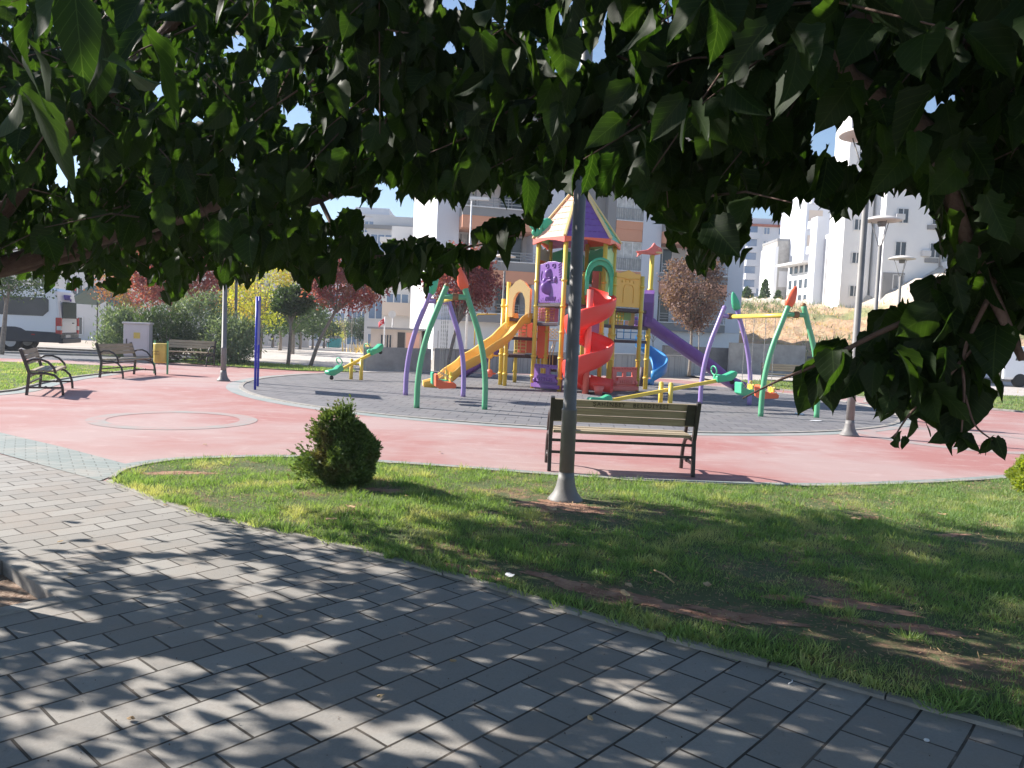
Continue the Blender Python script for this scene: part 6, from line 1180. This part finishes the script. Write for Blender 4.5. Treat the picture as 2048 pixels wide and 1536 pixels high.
limbsA = [(Wl([(-90, 560, 4.1), (180, 480, 4.4), (370, 430, 4.2), (560, 350, 3.8), (700, 285, 3.4), (860, 210, 3.0), (1010, 185, 2.6)]), 0.055, 0.012), (Wl([(-90, 560, 4.1), (200, 500, 4.5), (420, 445, 4.6), (640, 400, 4.6), (860, 280, 4.6), (1000, 285, 4.4)]), 0.04, 0.008),
          (Wl([(-90, 560, 4.1), (100, 300, 4.0), (300, 100, 3.6), (500, -150, 3.2)]), 0.045, 0.02), ([W(-90, 560, 4.1), Vector((-4.6, 5.0, 2.9)), Vector((-6.2, 6.0, 3.2))], 0.05, 0.015), ([W(-90, 560, 4.1), Vector((-3.8, 3.0, 3.1)), Vector((-4.6, 1.2, 3.4))], 0.05, 0.015),
          (Wl([(640, 400, 4.6), (700, 500, 4.4), (800, 512, 4.1), (930, 495, 3.8), (1030, 470, 3.6)]), 0.014, 0.004)]
trunkA = [(-3.05, 3.95, 0), (-3.0, 3.97, 0.9), tuple(W(-90, 560, 4.1))]
sA = [twigs((-3.0, 4.3, 3.0), (4.4, 3.3, 1.55), 1050, 21, 1.75), twigs((-0.6, 4.2, 2.35), (3.4, 1.9, 0.75), 480, 22, 1.7), twigs((-3.2, 5.4, 2.2), (3.2, 1.4, 0.6), 300, 23, 1.7), twigs((-2.5, 7.2, 3.5), (2.4, 1.3, 1.1), 620, 24, 2.2)]  # last set: extra leaf mass added to cast shade on the lawn
# the low spray reaching right at px 930-1075
def spray(poly, nn, D, size, seed, dz=0.0):
    g = np.random.default_rng(seed); xs_ = [p[0] for p in poly]; ys_ = [p[1] for p in poly]; out = []
    while len(out) < nn:
        x = g.uniform(min(xs_), max(xs_), 400); y = g.uniform(min(ys_), max(ys_), 400); k = inpoly(x, y, poly)
        for a, c_ in zip(x[k], y[k]): out.append(tuple(W(a, c_, g.uniform(*D))))
    P_ = np.array(out[:nn]); d = g.normal(size=(nn, 3))*0.55; d[:, 2] = -0.4-0.7*g.random(nn); d /= np.linalg.norm(d, axis=1, keepdims=True); return P_, d, size*(0.75+0.45*g.random(nn))
def addspray(t, base, sp, seed, name='crown', mat=m_leaf, wm=0.9):
    g = np.random.default_rng(seed); n = len(sp[0]); ty = g.choice(3, n, p=[0.45, 0.25, 0.3])
    for q in range(3):
        m_ = ty == q
        if m_.sum(): scatter(name, LT[q][0], LT[q][1], sp[0][m_], sp[1][m_], g.normal(size=m_.sum())*1.0, sp[2][m_], mat, t, base, LT[q][2], wm*(0.75+0.33*g.random(m_.sum())), 0.15+0.4*g.random(m_.sum()), 0.1+0.35*g.random(m_.sum()), True)
mA = mulberry('left mulberry tree whose leafy crown hangs over the upper left of the view', baseA, trunkA, 0.10, limbsA, sA, 31)
addspray(mA, baseA, spray([(915, 480), (980, 440), (1020, 430), (1045, 440), (1030, 470), (1000, 490), (950, 505), (880, 505), (850, 490)], 34, (3.5, 3.9), 0.12, 41), 42)
addspray(mA, baseA, spray([(700, 480), (880, 480), (930, 500), (900, 545), (700, 560)], 80, (3.9, 4.6), 0.12, 43), 44)
addspray(mA, baseA, spray([(-40, -40), (330, -40), (330, 120), (270, 190), (200, 90), (120, 120), (60, 200), (-40, 260)], 13, (1.0, 1.3), 0.125, 145), 146, wm=0.6)
baseB = (3.6, 2.1, 0)
limbB = Wl([(1700, 60, 1.9), (1850, 260, 1.9), (1925, 460, 1.85), (1990, 600, 1.8), (2045, 720, 1.75)])
trunkB = [(3.6, 2.1, 0), (3.55, 2.1, 1.1), (3.4, 2.1, 2.1)]
limbsB = [([Vector((3.4, 2.1, 2.1)), Vector((2.6, 2.1, 2.9)), Vector((1.7, 2.0, 2.85)), limbB[0]]+limbB[1:], 0.045, 0.008), ([Vector((3.4, 2.1, 2.1)), Vector((2.2, 2.7, 2.55)), Vector((1.0, 3.0, 2.6)), Vector((0.1, 3.2, 2.45))], 0.045, 0.01), ([Vector((3.4, 2.1, 2.1)), Vector((3.2, 3.6, 2.9)), Vector((3.0, 5.0, 3.2))], 0.04, 0.012), ([Vector((3.4, 2.1, 2.1)), Vector((2.6, 0.6, 2.9)), Vector((1.2, -0.8, 3.2))], 0.04, 0.012),
          (Wl([(1990, 560, 1.82), (1850, 625, 1.85), (1760, 665, 1.85), (1690, 700, 1.85), (1620, 735, 1.85), (1555, 762, 1.85), (1485, 797, 1.85)]), 0.009, 0.0018), (Wl([(1975, 600, 1.8), (1930, 700, 1.8), (1928, 790, 1.8), (1922, 880, 1.8)]), 0.006, 0.0015), (Wl([(1950, 690, 1.8), (1880, 770, 1.8), (1822, 825, 1.8), (1788, 875, 1.8)]), 0.005, 0.0015), (Wl([(1930, 790, 1.8), (1950, 850, 1.8), (1985, 880, 1.78)]), 0.003, 0.0015)]
sB = [twigs((2.6, 2.7, 2.75), (3.6, 2.5, 1.2), 1150, 51, 1.75), twigs((0.9, 2.6, 2.3), (2.2, 1.3, 0.6), 480, 52, 1.75), twigs((2.6, 1.6, 3.9), (4.2, 3.6, 0.9), 800, 58, 2.9)]  # last set: extra leaves added above the view to block sky light
mB = mulberry('right mulberry tree whose dark crown and hanging branch cover the upper right of the view', baseB, trunkB, 0.10, limbsB, sB, 61)
addspray(mB, baseB, spray([(1860, 560), (2000, 420), (2080, 420), (2080, 620), (2020, 690), (1985, 720), (1900, 740), (1760, 720), (1640, 745), (1640, 690), (1750, 640)], 118, (1.75, 2.3), 0.115, 53), 54)
addspray(mB, baseB, spray([(1700, 690), (1960, 690), (1975, 760), (1910, 790), (1760, 785), (1750, 740)], 42, (1.75, 2.0), 0.105, 55), 56)
addspray(mB, baseB, spray([(1610, 690), (1680, 700), (1690, 735), (1640, 745)], 5, (1.83, 1.87), 0.10, 57), 58)
addspray(mB, baseB, spray([(1905, 855), (1945, 855), (1945, 880), (1905, 880)], 4, (1.78, 1.82), 0.06, 59), 60)
addspray(mB, baseB, spray([(1975, 868), (1995, 868), (1995, 890), (1975, 890)], 3, (1.77, 1.8), 0.06, 69), 70)
addspray(mB, baseB, spray([(1740, 770), (1965, 760), (1965, 835), (1850, 830), (1750, 800)], 15, (1.76, 1.95), 0.10, 77), 78)
addspray(mB, baseB, spray([(1785, 862), (1815, 862), (1815, 875), (1785, 875)], 3, (1.78, 1.82), 0.035, 71), 72)

# ------------------------------------------------------------------ air
b = MB(); b.box(-1600, 1600, -400, 2600, -3.0, 45); hzb = b.build('haze', None or bpy.data.materials.new('haze_air')); hzb['kind'] = 'stuff'
hm = hzb.data.materials[0]; hm.use_nodes = True; nt = hm.node_tree; nt.nodes.clear(); o_ = nt.nodes.new('ShaderNodeOutputMaterial'); pv = nt.nodes.new('ShaderNodeVolumePrincipled')
pv.inputs['Color'].default_value = (0.86, 0.92, 1.0, 1); pv.inputs['Density'].default_value = 0.0009; pv.inputs['Anisotropy'].default_value = 0.3; nt.links.new(pv.outputs[0], o_.inputs['Volume'])
